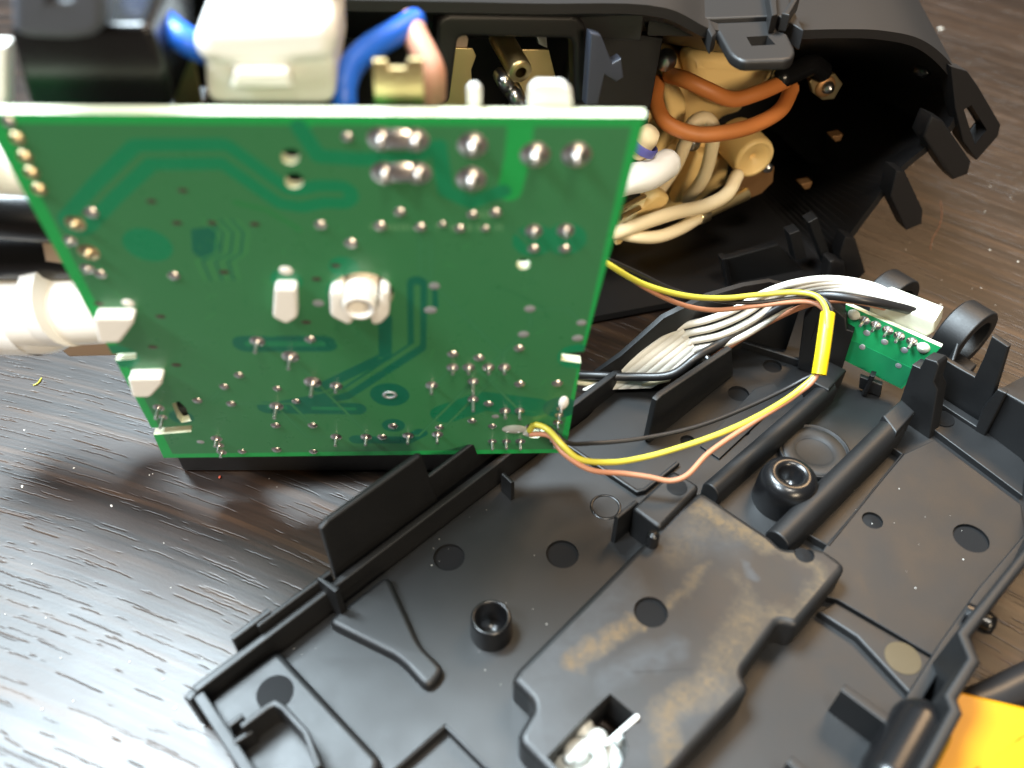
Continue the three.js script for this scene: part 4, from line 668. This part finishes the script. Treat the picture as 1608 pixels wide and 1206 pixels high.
  part(h, 'black_sleeve', tube(hpath([[1228, 122, 0.022], [1250, 112, 0.024], [1274, 102, 0.026], [1290, 112, 0.028]]), 0.0036, 30, 12), M.blackGloss);
}
{
  const w = (name, list, r, m, label) => single(name, tube(list.map(([x, y, d]) => onPlane(x, y, PO.clone().addScaledVector(PN, -d), PN)), r, 60, 14), m, label, 'wire');
  w('blue_wire', [[190, -50, 0.020], [228, 0, 0.018], [262, 40, 0.015], [296, 66, 0.012], [330, 84, 0.016]], 0.0024, M.blue, 'thick blue wire running down into the white terminal block');
  w('blue_wire', [[542, 176, 0.012], [540, 140, 0.014], [552, 105, 0.018], [580, 76, 0.022], [615, 55, 0.026], [650, 34, 0.032]], 0.0024, M.blue, 'thick blue wire arching up behind the green board beside the terminal block');
  w('pink_wire', [[646, 36, 0.034], [652, 58, 0.028], [668, 88, 0.024], [678, 112, 0.022], [680, 150, 0.022]], 0.0026, M.pink, 'pink wire dropping behind the brass terminal');
}
{ // hoses at the end of the board
  const w = (list) => list.map(([x, y, d]) => onPlane(x, y, PO.clone().addScaledVector(PN, -d), PN));
  const t = thing('silicone_hose', 'milky white hose on a white fitting sticking out past the end of the green board', 'hose', onPlane(60, 545, PO, PN));
  const h0 = w([[-120, 486, 0.030], [-20, 486, 0.027], [60, 486, 0.024]]);
  part(t, 'hose', tube(h0, 0.0118, 40, 24), M.white);
  part(t, 'fitting', rod(w([[38, 482, 0.022]])[0], w([[260, 476, 0.020]])[0], 0.0102, 0.0092, 28), M.white);
  part(t, 'fitting_collar', rod(w([[88, 470, 0.022]])[0], w([[112, 470, 0.021]])[0], 0.0116, 0.0116, 28), M.white);
  part(t, 'bracket', plate([[70, 530], [130, 520], [240, 560], [240, 640], [180, 560], [108, 562]], onPlane(70, 530, PO.clone().addScaledVector(PN, -0.030), PN), onPlane(240, 530, PO.clone().addScaledVector(PN, -0.030), PN), 0.006, { bevel: 0.001 }), M.tan);
  single('black_hose', tube(w([[-160, 392, 0.026], [-40, 396, 0.026], [60, 398, 0.026], [200, 395, 0.026]]), 0.0066, 30, 16), M.blackGloss, 'black hose lying just above the milky white hose', 'hose');
  single('black_hose', tube(w([[-160, 330, 0.022], [-40, 330, 0.022], [30, 336, 0.022], [160, 348, 0.024]]), 0.0060, 30, 16), M.blackGloss, 'black hose below the white sleeve at the corner of the board', 'hose');
  single('white_sleeve', tube(w([[-160, 255, 0.014], [-40, 262, 0.014], [0, 266, 0.016], [90, 270, 0.020]]), 0.0052, 30, 16), M.white, 'short white sleeve poking out at the upper corner of the board', 'sleeve');
  single('tan_bracket', plate([[62, 372], [80, 366], [130, 400], [130, 420], [70, 412]], w([[60, 400, 0.018]])[0], w([[140, 400, 0.018]])[0], 0.004, { bevel: 0.0008 }), M.tan, 'small tan bracket beside the black hoses', 'bracket');
  single('white_post', plate([[-30, 70], [9, 72], [10, 172], [-30, 172]], w([[-30, 120, 0.012]])[0], w([[10, 120, 0.012]])[0], 0.004, { bevel: 0.0006 }), M.white, 'white plastic post beside the black relay box', 'post');
}

// ------------------------------------------------------------------ things on the table at the lower right
single('yellow_box', prism([[1484, 1078], [1660, 1120], [1660, 1300], [1400, 1300]], 0.010, 0.0005, { bevel: 0.0012, round: 0.002, segs: 3 }), M.yellowBox, 'bright yellow plastic box lying beside the rim of the black cover', 'box');
single('power_cable', tube(path([[1760, 1000, 0.006], [1680, 1040, 0.0055], [1600, 1078, 0.0055], [1560, 1098, 0.0052], [1530, 1110, 0.0048]]), 0.0044, 40, 18), M.blackWire, 'thick black power cable behind the yellow box', 'cable');
{ // crumbs and plastic slivers
  const crumb = new THREE.MeshPhysicalMaterial({ color: lin(0.7, 0.66, 0.58), roughness: 0.7 }), red = new THREE.MeshPhysicalMaterial({ color: lin(0.5, 0.08, 0.04), roughness: 0.6 });
  const pos = [];
  for (let i = 0; i < 70; i++) { const right = rnd() < 0.5; const x = right ? 1400 + rnd() * 208 : rnd() * 480, y = right ? rnd() * 500 : 600 + rnd() * 600; pos.push([x, y, 0.00012 + 0.00028 * rnd() ** 3]); }
  const gs = pos.map(([x, y, r]) => { const g = new THREE.IcosahedronGeometry(r, 0); g.scale(1 + rnd(), 0.7, 1); g.rotateY(rnd() * 6); const p = Y(x, y, 0.0002); g.translate(p.x, p.y, p.z); return g; });
  const d = new THREE.Mesh(mergeGeometries(gs), crumb); d.name = 'dust_specks'; d.userData = { kind: 'stuff', label: 'pale dust specks scattered over the dark table', category: 'dust' }; scene.add(d);
  const c = new THREE.IcosahedronGeometry(0.0011, 1); c.scale(1.3, 0.5, 0.8); const p = Y(1477, 45, 0.0004); c.translate(p.x, p.y, p.z); single('white_crumb', c, crumb, 'white crumb on the dark table beyond the housing', 'crumb');
  const e = new THREE.IcosahedronGeometry(0.0004, 1); e.scale(1, 0.6, 1.4); const p2 = Y(345, 749, 0.0004); e.translate(p2.x, p2.y, p2.z); single('red_crumb', e, red, 'tiny red crumb on the table below the green board', 'crumb');
  single('yellow_sliver', tube(path([[53, 605, 0.0003], [60, 601, 0.0004], [65, 594, 0.0003]]), 0.00025, 10, 6), M.yellowWire, 'tiny yellow sliver on the table below the white hose', 'sliver');
}
{ // dust on the cover and a hair on the table
  const gs = [], crumb = new THREE.MeshPhysicalMaterial({ color: lin(0.55, 0.54, 0.5), roughness: 0.7 });
  for (let i = 0; i < 44; i++) { const t = rnd(), k = rnd(); let x, y, h = FL + 0.0001; if (k < 0.45) { x = 345 + t * 440; y = 1105 - t * 342 + 4 + rnd() * 40; } else if (k < 0.75) { x = 560 + rnd() * 320; y = 830 + rnd() * 260; } else { x = 1330 + rnd() * 230; y = 740 + rnd() * 200; h = FL + 0.0025; }
    const r = 0.00005 + 0.00010 * rnd() ** 2, g = new THREE.IcosahedronGeometry(r, 0); g.scale(1 + rnd(), 0.7, 1); g.rotateY(rnd() * 6); const p = Y(x, y, h); g.translate(p.x, p.y, p.z); gs.push(g); }
  const d = new THREE.Mesh(mergeGeometries(gs), crumb); d.name = 'cover_dust'; d.userData = { kind: 'stuff', label: 'fine pale dust specks on the black cover', category: 'dust' }; scene.add(d);
  single('hair', tube(path([[1477, 316, 0.0004], [1479, 338, 0.0006], [1474, 358, 0.0005], [1464, 376, 0.0004], [1461, 392, 0.0004]]), 0.00009, 40, 6), M.salmon, 'thin curved hair on the dark table below the rim clips', 'hair');
}
renderer.render(scene, camera);
